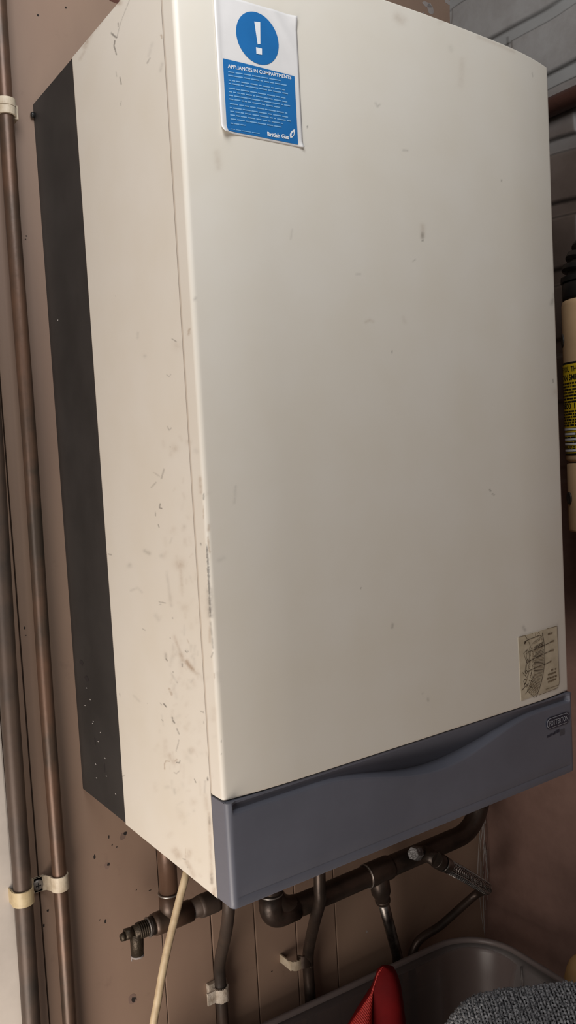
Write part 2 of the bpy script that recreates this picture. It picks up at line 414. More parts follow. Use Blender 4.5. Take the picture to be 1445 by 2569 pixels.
# right wall: painted brick above, smoothed render below
ys = np.linspace(D-0.005, YF, 2)
ny, nz = 300, 900
Y = np.concatenate([np.linspace(D+0.09, -0.25, ny), np.linspace(-0.30, YF, 6)]); Z = np.concatenate([[ZF], np.linspace(-0.45, 1.12, nz), [ZC]])
YY, ZZ = np.meshgrid(Y, Z, indexing='xy')
def vnoise(x, y, f, seed):
    r_ = np.random.default_rng(seed); g_ = r_.random((256, 256)); x = x*f+31.7; y = y*f+57.3
    xi = np.floor(x).astype(int); yi = np.floor(y).astype(int); fx = x-xi; fy_ = y-yi
    fx = fx*fx*(3-2*fx); fy_ = fy_*fy_*(3-2*fy_)
    G = lambda a, b: g_[a % 256, b % 256]
    return (G(xi, yi)*(1-fx)+G(xi+1, yi)*fx)*(1-fy_)+(G(xi, yi+1)*(1-fx)+G(xi+1, yi+1)*fx)*fy_
wob = (vnoise(YY, ZZ, 14, 1)-0.5)*0.012
zz = ZZ+wob
pitch = 0.0886; row = np.floor((zz-0.682)/pitch); dz = np.abs((zz-0.682)/pitch-np.round((zz-0.682)/pitch))*pitch
yo = (YY + np.where(row % 2 == 0, 0.0, 0.113) + (vnoise(YY, ZZ, 22, 2)-0.5)*0.012)/0.226
dyv = np.abs(yo-np.round(yo))*0.226
hb = np.clip((dz-0.0075)/0.005, 0, 1); vb = np.clip((dyv-0.005)/0.004, 0, 1)
brick = np.minimum(hb, vb)
amt = np.clip((ZZ-0.18)/0.25, 0, 1)
relief = ((1-brick)*0.0045)*amt + (vnoise(YY, ZZ, 30, 3)-0.5)*0.003*amt + (vnoise(YY, ZZ, 5, 4)-0.5)*0.008
XX = XR + relief
verts = np.stack([XX, YY, ZZ], -1).reshape(-1, 3)
nyy = len(Y); nzz = len(Z)
ii, jj = np.meshgrid(np.arange(nzz-1), np.arange(nyy-1), indexing='ij')
q = np.stack([ii*nyy+jj, (ii+1)*nyy+jj, (ii+1)*nyy+jj+1, ii*nyy+jj+1], -1).reshape(-1, 4)
def grid_obj(name, verts, quads, mats, smooth=True, parent=None):
    me = bpy.data.meshes.new(name)
    me.vertices.add(len(verts)); me.vertices.foreach_set('co', np.asarray(verts, np.float32).ravel())
    me.loops.add(quads.size); me.loops.foreach_set('vertex_index', quads.astype(np.int32).ravel())
    me.polygons.add(len(quads)); me.polygons.foreach_set('loop_start', np.arange(0, quads.size, 4, dtype=np.int32))
    me.polygons.foreach_set('loop_total', np.full(len(quads), 4, np.int32))
    me.polygons.foreach_set('use_smooth', np.full(len(quads), smooth))
    for m in mats: me.materials.append(m)
    me.update(calc_edges=True); me.validate()
    o = bpy.data.objects.new(name, me); COL.objects.link(o)
    if parent is not None:
        o.parent = parent; o.matrix_parent_inverse = Matrix.Translation(parent_world(parent)).inverted()
    return o
wr = grid_obj('wall_right', verts, q[:, ::-1], [M_RWALL])
a = wr.data.attributes.new('mortar', 'FLOAT', 'POINT')
a.data.foreach_set('value', ((1-hb)*np.clip((ZZ-0.72)/0.12, 0, 1)*0.75).astype(np.float32).ravel())
# hairline cracks along the joints, their own shape
edge = np.exp(-((dz-0.0095)/0.0016)**2)*np.clip((ZZ-0.3)/0.2, 0, 1)*np.clip((vnoise(YY, ZZ, 9, 5)-0.28)*3, 0, 1)
vert = np.exp(-(dyv/0.0014)**2)*(vnoise(YY, ZZ, 11, 6) > 0.5)*np.clip((ZZ-0.5)/0.2, 0, 1)*0.6
a = wr.data.attributes.new('crack', 'FLOAT', 'POINT'); a.data.foreach_set('value', np.clip(edge*0.8+vert, 0, 1).astype(np.float32).ravel())
# a thickness behind the painted face
tag(wr, kind='structure')

tag(MB().box((XL, YF, ZF-0.05), (XR+0.1, D+0.1, ZF)).build('floor', M_FLOOR), kind='structure')
tag(MB().box((XL, YF, ZC), (XR+0.1, D+0.1, ZC+0.05)).build('ceiling', M_CEIL), kind='structure')
tx = at(15, 2050, 1, D).x
tag(MB().box((tx-0.085, D-0.009, ZF), (tx, D, at(0, 1730, 1, D-0.009).z+0.06), 0, 0.002).build('trim_1', M_WHITEWOOD), kind='structure')

# ------------------------------------------------------------------ dirt marks
def seg_dist(U, V, a, b):
    d = (b[0]-a[0], b[1]-a[1]); l2 = d[0]**2+d[1]**2+1e-12
    t = np.clip(((U-a[0])*d[0]+(V-a[1])*d[1])/l2, 0, 1)
    return np.hypot(U-(a[0]+t*d[0]), V-(a[1]+t*d[1]))
def paint(U, V, S, marks, conv, scale):
    """marks: (points px, width px, strength, channel, soft). Distances are in picture pixels of the panel."""
    for pts, w, st, ch, soft in marks:
        x = [p[0] for p in pts]; y = [p[1] for p in pts]; m = w*3+12
        sel = (U > min(x)-m) & (U < max(x)+m) & (V > min(y)-m) & (V < max(y)+m)
        if not sel.any(): continue
        u, v = U[sel], V[sel]
        d = np.full(u.shape, 1e9)
        if len(pts) == 1: d = np.hypot(u-x[0], v-y[0])
        for p, q_ in zip(pts, pts[1:]): d = np.minimum(d, seg_dist(u, v, p, q_))
        nz_ = vnoise(u, v, 0.13 if soft else 0.3, 11)*0.7+vnoise(u, v, 0.4, 12)*0.5
        k = np.exp(-(d/(w*0.75))**2)*np.clip(0.35+nz_, 0, 1.2)*.9 if soft else np.clip((w*0.34*(0.55+0.9*nz_)-d)/(w*0.4)+0.5, 0, 1)*np.clip(.45+nz_, 0, 1)
        S[sel, ch] = np.maximum(S[sel, ch], np.clip(k*st*.85, 0, 0.95))
def project_np(P):
    d = P - np.array(CAM); z = d@np.array(fwd)
    return PW/2+FPX*(d@np.array(rt))/z, PH/2-FPX*(d@np.array(up))/z

SIDE = [([(279, 83), (286, 90), (292, 94)], 6, .8, 0, 0), ([(296, 58), (297, 67)], 4, .6, 0, 0), ([(288, 102), (286, 115), (292, 137)], 4, .75, 0, 0),
 ([(325, 0), (313, 30), (302, 58), (294, 90)], 3, .35, 0, 0), ([(291, 180), (293, 192)], 3, .3, 0, 0), ([(301, 194), (304, 211)], 4, .6, 0, 0), ([(304, 254), (303, 264)], 3, .55, 0, 0),
 ([(404, 88), (406, 96)], 5, .6, 1, 0), ([(376, 146), (369, 158)], 5, .45, 0, 0), ([(382, 108), (373, 140)], 5, .15, 0, 1), ([(407, 160), (402, 178)], 5, .2, 0, 1),
 ([(212, 118), (222, 95), (230, 80)], 8, .5, 1, 1), ([(255, 50), (240, 72)], 6, .35, 1, 1), ([(200, 150), (212, 128)], 5, .25, 1, 1), ([(285, 8), (300, 6)], 8, .7, 1, 1), 
 ([(432, 850), (442, 857)], 4, .5, 0, 0), ([(475, 826), (473, 838)], 8, .5, 1, 0), ([(418, 940), (424, 945), (429, 939)], 3, .35, 0, 0), ([(420, 1070), (424, 1079), (430, 1074)], 4, .4, 0, 0),
 ([(427, 1121)], 5, .55, 0, 0), ([(437, 1125)], 14, .3, 1, 1), ([(446, 868)], 16, .18, 1, 1), ([(411, 1178), (405, 1200)], 5, .4, 0, 0), ([(391, 1211), (380, 1222)], 5, .35, 0, 0),
 ([(385, 1185), (400, 1195)], 5, .22, 0, 0), ([(402, 1264), (400, 1274), (406, 1276)], 4, .75, 0, 0), ([(390, 1285), (390, 1294)], 3, .5, 0, 0), ([(474, 1109)], 9, .4, 1, 1), ([(346, 835), (345, 848)], 4, .18, 0, 1), ([(363, 893)], 6, .2, 0, 1), ([(290, 743)], 2.5, .7, 0, 0),
 ([(397, 1316), (399, 1323)], 3, .55, 0, 0), ([(273, 1390), (280, 1392)], 4, .5, 0, 0), ([(363, 1382), (374, 1388)], 6, .35, 0, 1), ([(325, 1419)], 8, .3, 0, 1), ([(328, 1482), (345, 1475), (356, 1486)], 4, .18, 0, 1), ([(404, 1394)], 6, .25, 0, 1),
 ([(451, 1416)], 16, .45, 1, 1), ([(453, 1428), (457, 1484)], 6, .28, 1, 1), ([(418, 1436), (424, 1480), (430, 1520)], 5, .16, 0, 1), ([(399, 1510), (415, 1513)], 3, .5, 0, 0), ([(400, 1517), (404, 1516)], 2.5, .4, 0, 0), ([(463, 1525)], 14, .22, 1, 1),
 ([(433, 1551)], 4.5, .65, 0, 0), ([(358, 1578), (364, 1581)], 3, .5, 0, 0), ([(427, 1601)], 4, .6, 0, 0), ([(437, 1597), (448, 1625), (458, 1656)], 6, .35, 1, 1), ([(452, 1640), (459, 1655)], 8, .5, 1, 1), ([(468, 1660), (474, 1668), (483, 1680)], 8, .75, 1, 1), ([(483, 1680), (494, 1690)], 6, .4, 1, 1),
 ([(465, 1633), (469, 1637), (472, 1634)], 3, .6, 0, 0), ([(470, 1604), (474, 1614)], 4, .3, 1, 0), ([(416, 1653), (419, 1658)], 4.5, .7, 0, 0), ([(416, 1640), (416, 1650)], 4, .3, 0, 1), ([(457, 1665), (457, 1672)], 4, .6, 0, 0), ([(434, 1686)], 4, .6, 0, 0), ([(444, 1712)], 4, .55, 0, 0), ([(430, 1690), (444, 1712)], 4, .2, 0, 1),
 ([(424, 1728), (431, 1742)], 7, .45, 1, 0), ([(419, 1740)], 3, .5, 0, 0), ([(411, 1766), (417, 1773)], 4.5, .8, 0, 0), ([(402, 1764), (405, 1768)], 3, .5, 0, 0), ([(370, 1765)], 3, .4, 0, 0), ([(503, 1784), (510, 1786)], 3, .5, 0, 0), ([(300, 1740), (301, 1746)], 3, .4, 0, 0), ([(335, 1745), (350, 1760)], 4, .15, 0, 1),
 ([(432, 1800), (434, 1808), (438, 1814)], 5, .7, 0, 0), ([(405, 1805), (409, 1809)], 2.5, .5, 0, 0), ([(444, 1829), (449, 1841)], 5, .5, 0, 0), ([(449, 1857), (446, 1870), (442, 1884)], 4, .35, 0, 0), ([(413, 1930), (413, 1915), (416, 1909), (425, 1910)], 3.5, .6, 1, 0), ([(438, 1910), (444, 1905)], 4, .6, 1, 0), ([(443, 1913), (450, 1914), (452, 1908)], 3.5, .75, 0, 0), ([(425, 1895), (437, 1912)], 9, .35, 1, 1), ([(481, 1883)], 10, .4, 1, 1), ([(437, 1938), (443, 1941), (450, 1934)], 3, .4, 0, 0),
 ([(521, 1951), (521, 1957)], 5, .8, 0, 0), ([(488, 1955), (491, 1963)], 3.5, .65, 0, 0), ([(511, 1810), (511, 1815)], 3, .5, 0, 0), ([(505, 1786), (511, 1788)], 3, .5, 0, 0), ([(304, 1949), (313, 1945)], 3, .45, 0, 0), ([(437, 1980), (439, 1990)], 5, .25, 0, 1), ([(515, 1960), (514, 1988)], 4, .25, 0, 1),
 ([(459, 2155), (465, 2156)], 4, .85, 0, 0), ([(440, 2135), (448, 2148)], 12, .45, 1, 1), ([(476, 2138), (470, 2150)], 9, .4, 1, 1), ([(466, 2128), (465, 2150)], 3, .35, 1, 0), ([(467, 2160), (478, 2180), (486, 2197)], 8, .4, 1, 1), ([(471, 2176)], 4, .4, 0, 0), ([(524, 2040), (528, 2120), (531, 2215)], 6, .4, 1, 1), ([(525, 2050), (526, 2066)], 4, .4, 0, 1), ([(531, 2195), (531, 2215)], 5, .45, 0, 1), ([(456, 2048)], 13, .22, 1, 1), ([(484, 2012)], 12, .22, 1, 1), ([(486, 2034)], 5, .2, 0, 1), ([(515, 1995), (520, 2030)], 8, .25, 1, 1), ([(536, 2245), (538, 2230)], 7, .6, 1, 1), ([(340, 2086), (336, 2083)], 4, .3, 1, 0)]
for k in range(150):   # fine smudging of the lower front half
    x = 470+35*rng.normal(); y = 1650+260*rng.normal()
    SIDE.append(([(x, y), (x+4*rng.normal(), y+14*rng.normal())], 3+6*rng.random(), 0.06+0.10*rng.random(), int(rng.random() < .7), 1))
FRONT = [([(1060, 566), (1060, 592)], 8, .28, 1, 1), ([(1060, 585), (1060, 596)], 5, .5, 0, 1), ([(1061, 604)], 6, .7, 0, 0), ([(1036, 656), (1042, 651)], 4, .3, 0, 0), ([(942, 258), (947, 268), (953, 262)], 3, .3, 0, 1), ([(1258, 452), (1258, 455)], 4.5, .75, 0, 0),
 ([(1228, 1228), (1231, 1232)], 4, .6, 0, 0), ([(1235, 1239), (1240, 1242)], 4, .5, 0, 0), ([(983, 880), (983, 887)], 3.5, .5, 0, 0), ([(904, 1474), (905, 1477)], 4, .6, 0, 0), ([(985, 1566), (984, 1574)], 4, .5, 0, 1), ([(917, 808), (928, 803), (936, 807)], 5, .25, 1, 1), ([(1012, 797), (1016, 808)], 7, .15, 1, 1), ([(1012, 377), (1022, 378)], 3.5, .3, 0, 1),
 ([(1160, 150), (1155, 215)], 10, .14, 1, 1), ([(998, 42), (1008, 52)], 16, .30, 1, 1), ([(770, 317), (772, 320)], 4, .7, 0, 0), ([(733, 575), (729, 600)], 3, .2, 0, 1), ([(591, 1220), (588, 1262)], 4, .2, 0, 1), ([(1392, 738), (1384, 762)], 7, .35, 0, 1), ([(1387, 952), (1388, 958)], 4.5, .55, 0, 0), ([(1399, 937), (1399, 942)], 4, .55, 0, 0), ([(1396, 985)], 14, .25, 1, 1), ([(1388, 680)], 16, .15, 1, 1), ([(1313, 1573), (1317, 1580)], 5, .45, 0, 1), ([(1427, 1693), (1427, 1697)], 4, .7, 0, 0), ([(1412, 1062), (1413, 1066)], 4, .5, 0, 0), ([(1120, 45), (1105, 55)], 9, .2, 1, 1),
 ([(544, 385), (548, 420)], 12, .22, 1, 1), ([(894, 688), (904, 688)], 3, .25, 0, 1), ([(1073, 1752), (1074, 1758)], 3.5, .35, 0, 1), ([(1060, 1740)], 3, .3, 0, 1), ([(1335, 182), (1337, 192)], 3, .3, 0, 0), ([(490, 748), (488, 752)], 5, .4, 0, 1), ([(560, 1400), (550, 1405)], 8, .15, 0, 1), ([(1290, 130), (1200, 92)], 6, .22, 1, 1), ([(1130, 118), (1132, 126)], 7, .15, 0, 1)]
EDGE = [([(519, 1372), (522, 1420), (526, 1500), (528, 1548)], 7, .85, 0, 0), ([(517, 1365), (519, 1390)], 3, .5, 0, 0), ([(521, 1348), (524, 1376), (526, 1386)], 6, .6, 1, 0), ([(525, 1480), (528, 1545)], 9, .6, 0, 1), ([(528, 1560), (532, 1600), (534, 1626)], 4, .45, 0, 1), ([(526, 1575), (526, 1610)], 4, .35, 1, 1), ([(511, 1240), (511, 1252)], 5, .6, 0, 0), ([(510, 1268), (511, 1300)], 3, .45, 1, 0), ([(502, 1200), (504, 1235)], 6, .4, 1, 1), ([(524, 1318), (523, 1330)], 5, .5, 1, 1), ([(530, 1648), (534, 1638)], 5, .4, 0, 0), ([(537, 1690), (538, 1702)], 4, .4, 1, 0), ([(555, 1858), (555, 1862)], 4, .5, 0, 0), ([(556, 1890), (554, 1893)], 4, .55, 0, 0), ([(503, 1363), (505, 1366)], 4, .6, 0, 0), ([(534, 1622), (535, 1626)], 4, .5, 0, 0)]

# ------------------------------------------------------------------ the boiler
boiler = empty('boiler', (0.225, D, 0.0), 'large cream wall-hung boiler with dark grey lower flap and charcoal rear casing', 'boiler')

# inner chassis, so the seams have something behind them
mb = MB()
mb.box((0.0007, SD-0.0006, 0.094), (W-0.0007, D-0.003, 0.762), 0); mb.box((0.0007, SD+0.010, 0.0022), (W-0.0007, D-0.003, 0.0945), 0)
plabel(mb.build('chassis', M_INNER, boiler), 'cream chassis behind the cover seams')

# left side panel with its dirt, thin sheet folded under at the bottom
def side_top(y): return H - 0.0005
na, nb = 200, 1300
yv = np.linspace(SD+0.0001, DK, na); zv = np.linspace(0, 1, nb)
VV, UU = np.meshgrid(zv, yv, indexing='ij')
Yp = UU; Zp = VV*(H)
ed = np.minimum(Zp-0, H-Zp); xo = np.clip(0.0012-ed, 0, 1)*0.8
Xp = xo
P = np.stack([Xp, Yp, Zp], -1).reshape(-1, 3)
ii, jj = np.meshgrid(np.arange(nb-1), np.arange(na-1), indexing='ij')
quads = np.stack([ii*na+jj, (ii+1)*na+jj, (ii+1)*na+jj+1, ii*na+jj+1], -1).reshape(-1, 4)
U_, V_ = project_np(P)
S = np.zeros((len(P), 4)); S[:, 3] = 1
paint(U_, V_, S, SIDE, None, None)
# folded returns (bottom, top, front, back) give the sheet its depth
def add_return(P, quads, S, idx, off):
    o = len(P); Q = P[idx]+np.array(off); P2 = np.vstack([P, Q]); S2 = np.vstack([S, np.tile([0, 0.12, 0, 1], (len(idx), 1))])
    k = np.arange(len(idx)-1)
    q2 = np.stack([idx[k], idx[k+1], o+k+1, o+k], -1)
    return P2, np.vstack([quads, q2]), S2
base = np.arange(na)
P, quads, S = add_return(P, quads, S, base, (0.02, 0, 0))
P, quads, S = add_return(P, quads, S, (nb-1)*na+base, (0.02, 0, 0))
P, quads, S = add_return(P, quads, S, np.arange(nb)*na, (0.0018, 0, 0))
P, quads, S = add_return(P, quads, S, np.arange(nb)*na+na-1, (0.0018, 0, 0))
sp = grid_obj('side_panel', P, quads, [M_ENAMEL], True, boiler); stain_attr(sp.data, S)
plabel(sp, 'cream left side panel with scuffs and brown stains')
# right side panel
mb = MB(); mb.box((W-0.0016, SD+0.0006, 0), (W, DK, H-0.001), 0, 0.0006); rp_ = mb.build('side_panel', M_ENAMEL, boiler); plabel(rp_, 'cream right side panel')
# arched top sheet
mb = MB(); n = 40
xs = [0.0006+(W-0.0012)*i/n for i in range(n+1)]
vs = []
for x in xs:
    for y in (SD+0.0006, DK): vs += [(x, y, arch(x)), (x, y, 0.76)]
fs = []
for i in range(n):
    o = 4*i
    fs += [(o, o+2, o+6, o+4), (o+1, o+5, o+7, o+3), (o, o+4, o+5, o+1), (o+2, o+3, o+7, o+6)]
fs += [(0, 1, 3, 2), (4*n, 4*n+2, 4*n+3, 4*n+1)]
mb.add(vs, fs, 0, False); mb.build('top_panel', M_ENAMEL, boiler)
# charcoal rear casing, arched like the front
mb = MB(); prof = [(0.0, 0.0), (W, 0.0)]
pts = [(0.0004, 0.002), (0.003, 0.0)] + [(W-0.003, 0.0), (W-0.0004, 0.002)] + [(W-0.0004, 0.7695)] + [(x, arch(x)-0.0005) for x in [W-W*i/30 for i in range(1, 30)]] + [(0.0004, 0.7695)]
vs = [(x, DK+0.0003, z) for x, z in pts] + [(x, D-0.0005, z) for x, z in pts]; k = len(pts)
fs = [tuple(range(k)), tuple(reversed(range(k, 2*k)))] + [(i, k+i, k+(i+1) % k, (i+1) % k) for i in range(k)]
mb.add(vs, fs, 0); 
for (px, py) in ((145, 803), (217, 1726), (226, 1755), (232, 1815), (234, 1810), (252, 1838), (263, 1902), (240, 1917), (242, 1952), (267, 1947), (290, 1992), (213, 1770), (246, 1860)):
    c = at(px, py, 0, 0.0002); blot(mb, (c.x, c.y, c.z), 1.6/1100, 1.5/2600, 1, px, 'x')
for (px, py, w, h) in ((204, 1662, 7, 8), (217, 1702, 7, 9), (238, 1860, 2, 12), (262, 1925, 1.5, 14)):
    c = at(px, py, 0, 0.00025); blot(mb, (c.x, c.y, c.z), w/1100, h/2600, 2, px, 'x')
M_SPECK = mat('paint_speck', (0.5, 0.47, 0.44), 0.6); M_SMUT = mat('smut', (0.022, 0.017, 0.017), 0.7)
rc = mb.build('rear_casing', [M_DARK, M_SPECK, M_SMUT], boiler); plabel(rc, 'charcoal rear casing with paint specks')
# little black fixing at the back edge
c = at(81, 288, 1, D-0.004); MB().lathe([(0.002, 0), (0.003, 0.001), (0.003, 0.004), (0.001, 0.005)], (-0.004, D-0.004, c.z), (1, 0, 0), 12).build('fixing_screw', M_BLACK, boiler)
# underside: black plate, the open bay's shade put into its colour
mb = MB(); mb.box((0.004, SD+0.002, -0.0004), (W-0.004, D-0.004, 0.0018), 0); mb.build('bay_shade_plate', M_BLACKGAP, boiler)

# front cover: plan profile (x, y) swept from the flap up to the arched top
def plan(zoff_r, y0, ybk, nflat):
    r = zoff_r; pts = []
    for y in np.linspace(ybk, y0+r, 14): pts.append((0.0, float(y)))
    for k in range(1, 9):
        a_ = PI/2*k/9; pts.append((r-r*math.cos(a_), y0+r-r*math.sin(a_)))
    for x in np.linspace(r, W-r, nflat): pts.append((float(x), y0))
    for k in range(1, 9):
        a_ = PI/2*k/9; pts.append((W-r+r*math.sin(a_), y0+r-r*math.cos(a_)))
    for y in np.linspace(y0+r, ybk, 14): pts.append((W, float(y)))
    return pts
pf = plan(0.0042, 0.0, SD-0.0001, 330)
FX = np.array([p[0] for p in pf]); FYs = np.array([p[1] for p in pf])
FYs = FYs + np.array([fy(x) for x in FX])*np.clip((SD-0.0001-FYs)/(SD-0.0001), 0, 1)
# hollow of the side fold: the return is set in a hair so that the edge reads as a fold
nb = 620; zt = np.array([arch(x) for x in FX]); zt = np.where(FX <= 0.0005, arch(0), zt)
tv = np.linspace(0, 1, nb)
PX = np.tile(FX, (nb, 1)); PY = np.tile(FYs, (nb, 1)); PZ = ZB + 0.0003 + tv[:, None]*(zt[None, :]-ZB-0.0003)
edz = np.minimum(PZ-ZB, zt[None, :]-PZ); rr_ = 0.0018; ins = np.where(edz < rr_, rr_-np.sqrt(np.clip(rr_**2-(rr_-edz)**2, 0, None)), 0)
cx, cy = W/2, SD
nx_ = np.where(FX < 0.004, (0.0042-FX)/0.0042, np.where(FX > W-0.004, -(FX-(W-0.0042))/0.0042, 0)); ny_ = np.where((FX > 0.0001) & (FX < W-0.0001), 1.0, 0.0)
PX = PX + ins*nx_[None, :]; PY = PY + ins*ny_[None, :]
P = np.stack([PX, PY, PZ], -1).reshape(-1, 3); na = len(FX)
ii, jj = np.meshgrid(np.arange(nb-1), np.arange(na-1), indexing='ij')
quads = np.stack([ii*na+jj, ii*na+jj+1, (ii+1)*na+jj+1, (ii+1)*na+jj], -1).reshape(-1, 4)
U_, V_ = project_np(P); S = np.zeros((len(P), 4)); S[:, 3] = 1
paint(U_, V_, S, FRONT, None, None)
Sl = np.zeros_like(S); paint(U_, V_, Sl, EDGE+SIDE, None, None)
onleft = (P[:, 0] < 0.012); S[onleft] = np.maximum(S[onleft], Sl[onleft]); S[:, 3] = 1
# brown seam line along the fold
near = np.clip(1-np.abs(P[:, 1]-(SD-0.0012))/0.0016, 0, 1)*(P[:, 0] < 0.001); S[:, 1] = np.maximum(S[:, 1], near*0.5)
# bottom, top and rear returns
for idx, dzv in ((np.arange(na), 0.0), ((nb-1)*na+np.arange(na), -0.0)):
    o = len(P); Q = P[idx].copy(); Q[:, 1] = SD-0.0001; Q[:, 2] += dzv
    P = np.vstack([P, Q]); S = np.vstack([S, np.tile([0, 0.1, 0, 1], (na, 1))]); k = np.arange(na-1)
    quads = np.vstack([quads, np.stack([idx[k], idx[k+1], o+k+1, o+k], -1)])
fc = grid_obj('front_cover', P, quads, [M_ENAMEL], True, boiler); stain_attr(fc.data, S)
plabel(fc, 'tall cream front cover with arched top edge')
es = fc.modifiers.new('split', 'EDGE_SPLIT'); es.split_angle = math.radians(50)

# lower grey flap with its smile-shaped finger pull
YG = -0.0010
pg = plan(0.0055, YG, SD-0.0001, 240); secs = []
na = len(pg); vs = []
for (x, y) in pg:
    front = 0.0055 <= x <= W-0.0055
    s = min(1.0, max(0.0, (min(x, W-x)-0.0055)/0.004)) if front else 0.0
    z1 = smile(x); drop = (0.0812-z1)/0.0243
    dep = 0.0055+0.0125*drop
    zt_ = ZB-0.0009
    zm_ = z1+0.0012+0.0006*drop
    sec = [(0.0030, 0.0), (0.0012, 0.0006), (0.0, 0.0022), (0.0, 0.0082), (0.0004*s, 0.0090), (0.0005*s, 0.0098), (0.0, 0.0106), (0.0, 0.02), (0.0, 0.035), (0.0, 0.05),
           (0.0, z1-0.0022), (0.0002*s, z1-0.0012), (0.0008*s, z1-0.0003), (0.0018*s, z1), (dep*0.6*s, z1+0.0005), (dep*s, zm_), (dep*s*.97, zm_+.0008),
           (0.0045*s+0.0010*drop*s, 0.0872), (0.0045*s, 0.0880), (0.0026*s, 0.0885), (0.0024*s, zt_-0.0004), (0.0034, zt_)]
    fb = 0.0 if (x <= 0 or x >= W) else 1.0
    bx = 1.0 if x <= 0 else (-1.0 if x >= W else 0.0)
    if 0 < x < 0.0055: t = (0.0055-x)/0.0055; nx2, ny2 = t, 1-t*0.4
    elif W-0.0055 < x < W: t = (x-(W-0.0055))/0.0055; nx2, ny2 = -t, 1-t*0.4
    else: nx2, ny2 = bx, fb
    for k, (o, z) in enumerate(sec):
        oo = o if front else min(o, 0.0034)
        vs.append((x+nx2*oo, y+ny2*oo, z))
ns = len(sec); fs = []
for i in range(na-1):
    for k in range(ns-1): fs.append((i*ns+k, (i+1)*ns+k, (i+1)*ns+k+1, i*ns+k+1))
mb = MB(); mb.add(vs, fs, 0, True)
o = len(mb.v); vb = [(v[0], SD-0.0001, v[2]) for v in (vs[i*ns] for i in range(na))]; vt = [(v[0], SD-0.0001, v[2]) for v in (vs[i*ns+ns-1] for i in range(na))]
mb.v += vb+vt
for i in range(na-1):
    mb.f += [(i*ns, o+i, o+i+1, (i+1)*ns), (i*ns+ns-1, (i+1)*ns+ns-1, o+na+i+1, o+na+i)]; mb.mi += [0, 0]; mb.sm += [False, False]
flap = mb.build('control_flap', [M_GREY], boiler, fixn=False); plabel(flap, 'slate grey lower flap with curved finger pull')
fl = flap.modifiers.new('split', 'EDGE_SPLIT'); fl.split_angle = math.radians(38)

# helpers to lay print on the front (y = front surface)
def on_front(x, z, off=0.0004): return (x, fy(x)-off, z)
def px_front(px, py, off=0.0004):
    p = at(px, py, 1, 0.0); y = fy(p.x); p = at(px, py, 1, y-off); return (p.x, y-off, p.z)
def strip(mb, pts, w, mi=0, map_=None):
    """flat line of width w through (x, z) points on the front"""
    for a_, b_ in zip(pts, pts[1:]):
        dx, dz_ = b_[0]-a_[0], b_[1]-a_[1]; l = math.hypot(dx, dz_) or 1e-6; nx2, nz2 = -dz_/l*w/2, dx/l*w/2
        q_ = [(a_[0]+nx2, a_[1]+nz2), (b_[0]+nx2, b_[1]+nz2), (b_[0]-nx2, b_[1]-nz2), (a_[0]-nx2, a_[1]-nz2)]
        mb.add([map_(*p) for p in q_], [(0, 1, 2, 3)], mi)

# ---- blue and white warning sticker
SX0, SX1, SZ0, SZ1 = 0.0338, 0.1136, 0.6320, 0.7395
def st(u, v, lift=0.0):
    """u, v in 0..1 on the sticker (v up); corners curl off a little"""
    x = SX0+(SX1-SX0)*u; z = SZ0+(SZ1-SZ0)*v
    curl = 0.0042*max(0, (1-u/0.22))**2*max(0, (1-v/0.05))**1.5 + 0.0022*max(0, (u-0.9)/0.1)**2*max(0, 1-v/0.05)**1.5 + 0.0018*max(0, (u-0.86)/0.14)**2*max(0, (v-0.9)/0.1)
    curl += 0.0008*math.exp(-((u-0.02)/0.03)**2)
    curl += 0.0007*math.exp(-(((u-0.92)+(v-0.76)*0.9)/0.06)**2)*max(0, v-0.6)*2
    x += 0.0022*(1-u)*max(0, 1-v/0.06)*0.5
    return (x, fy(x)-0.0005-curl-lift, z)
nu, nv = 40, 60; vs = [st(i/nu, j/nv) for j in range(nv+1) for i in range(nu+1)]
fs = [(j*(nu+1)+i, j*(nu+1)+i+1, (j+1)*(nu+1)+i+1, (j+1)*(nu+1)+i) for j in range(nv) for i in range(nu)]
mb = MB(); mb.add(vs, fs, 0, True); stk = mb.build('warning_sticker', M_LABELW, boiler, fixn=False); plabel(stk, 'blue and white warning sticker with lifting corners')
so = stk.modifiers.new('thick', 'SOLIDIFY'); so.thickness = 0.0002; so.offset = -1
LIFT = 0.00025
def uv_front(px, py):
    p = at(px, py, 1, -0.0005); return ((p.x-SX0)/(SX1-SX0), (p.z-SZ0)/(SZ1-SZ0))
mb = MB()
# blue panel
u0, v1 = uv_front(560, 151); u1, _v = uv_front(738, 186); u2, v0 = uv_front(571, 334); u3, _w = uv_front(747, 357)
ub0, ub1, vb0, vb1 = (u0+u2)/2, (u1+u3)/2, (v0+_w)/2, (v1+_v)/2
n1, n2 = 16, 24
vs = [st(ub0+(ub1-ub0)*i/n1, vb0+(vb1-vb0)*j/n2, LIFT) for j in range(n2+1) for i in range(n1+1)]
mb.add(vs, [(j*(n1+1)+i, j*(n1+1)+i+1, (j+1)*(n1+1)+i+1, (j+1)*(n1+1)+i) for j in range(n2) for i in range(n1)], 0)
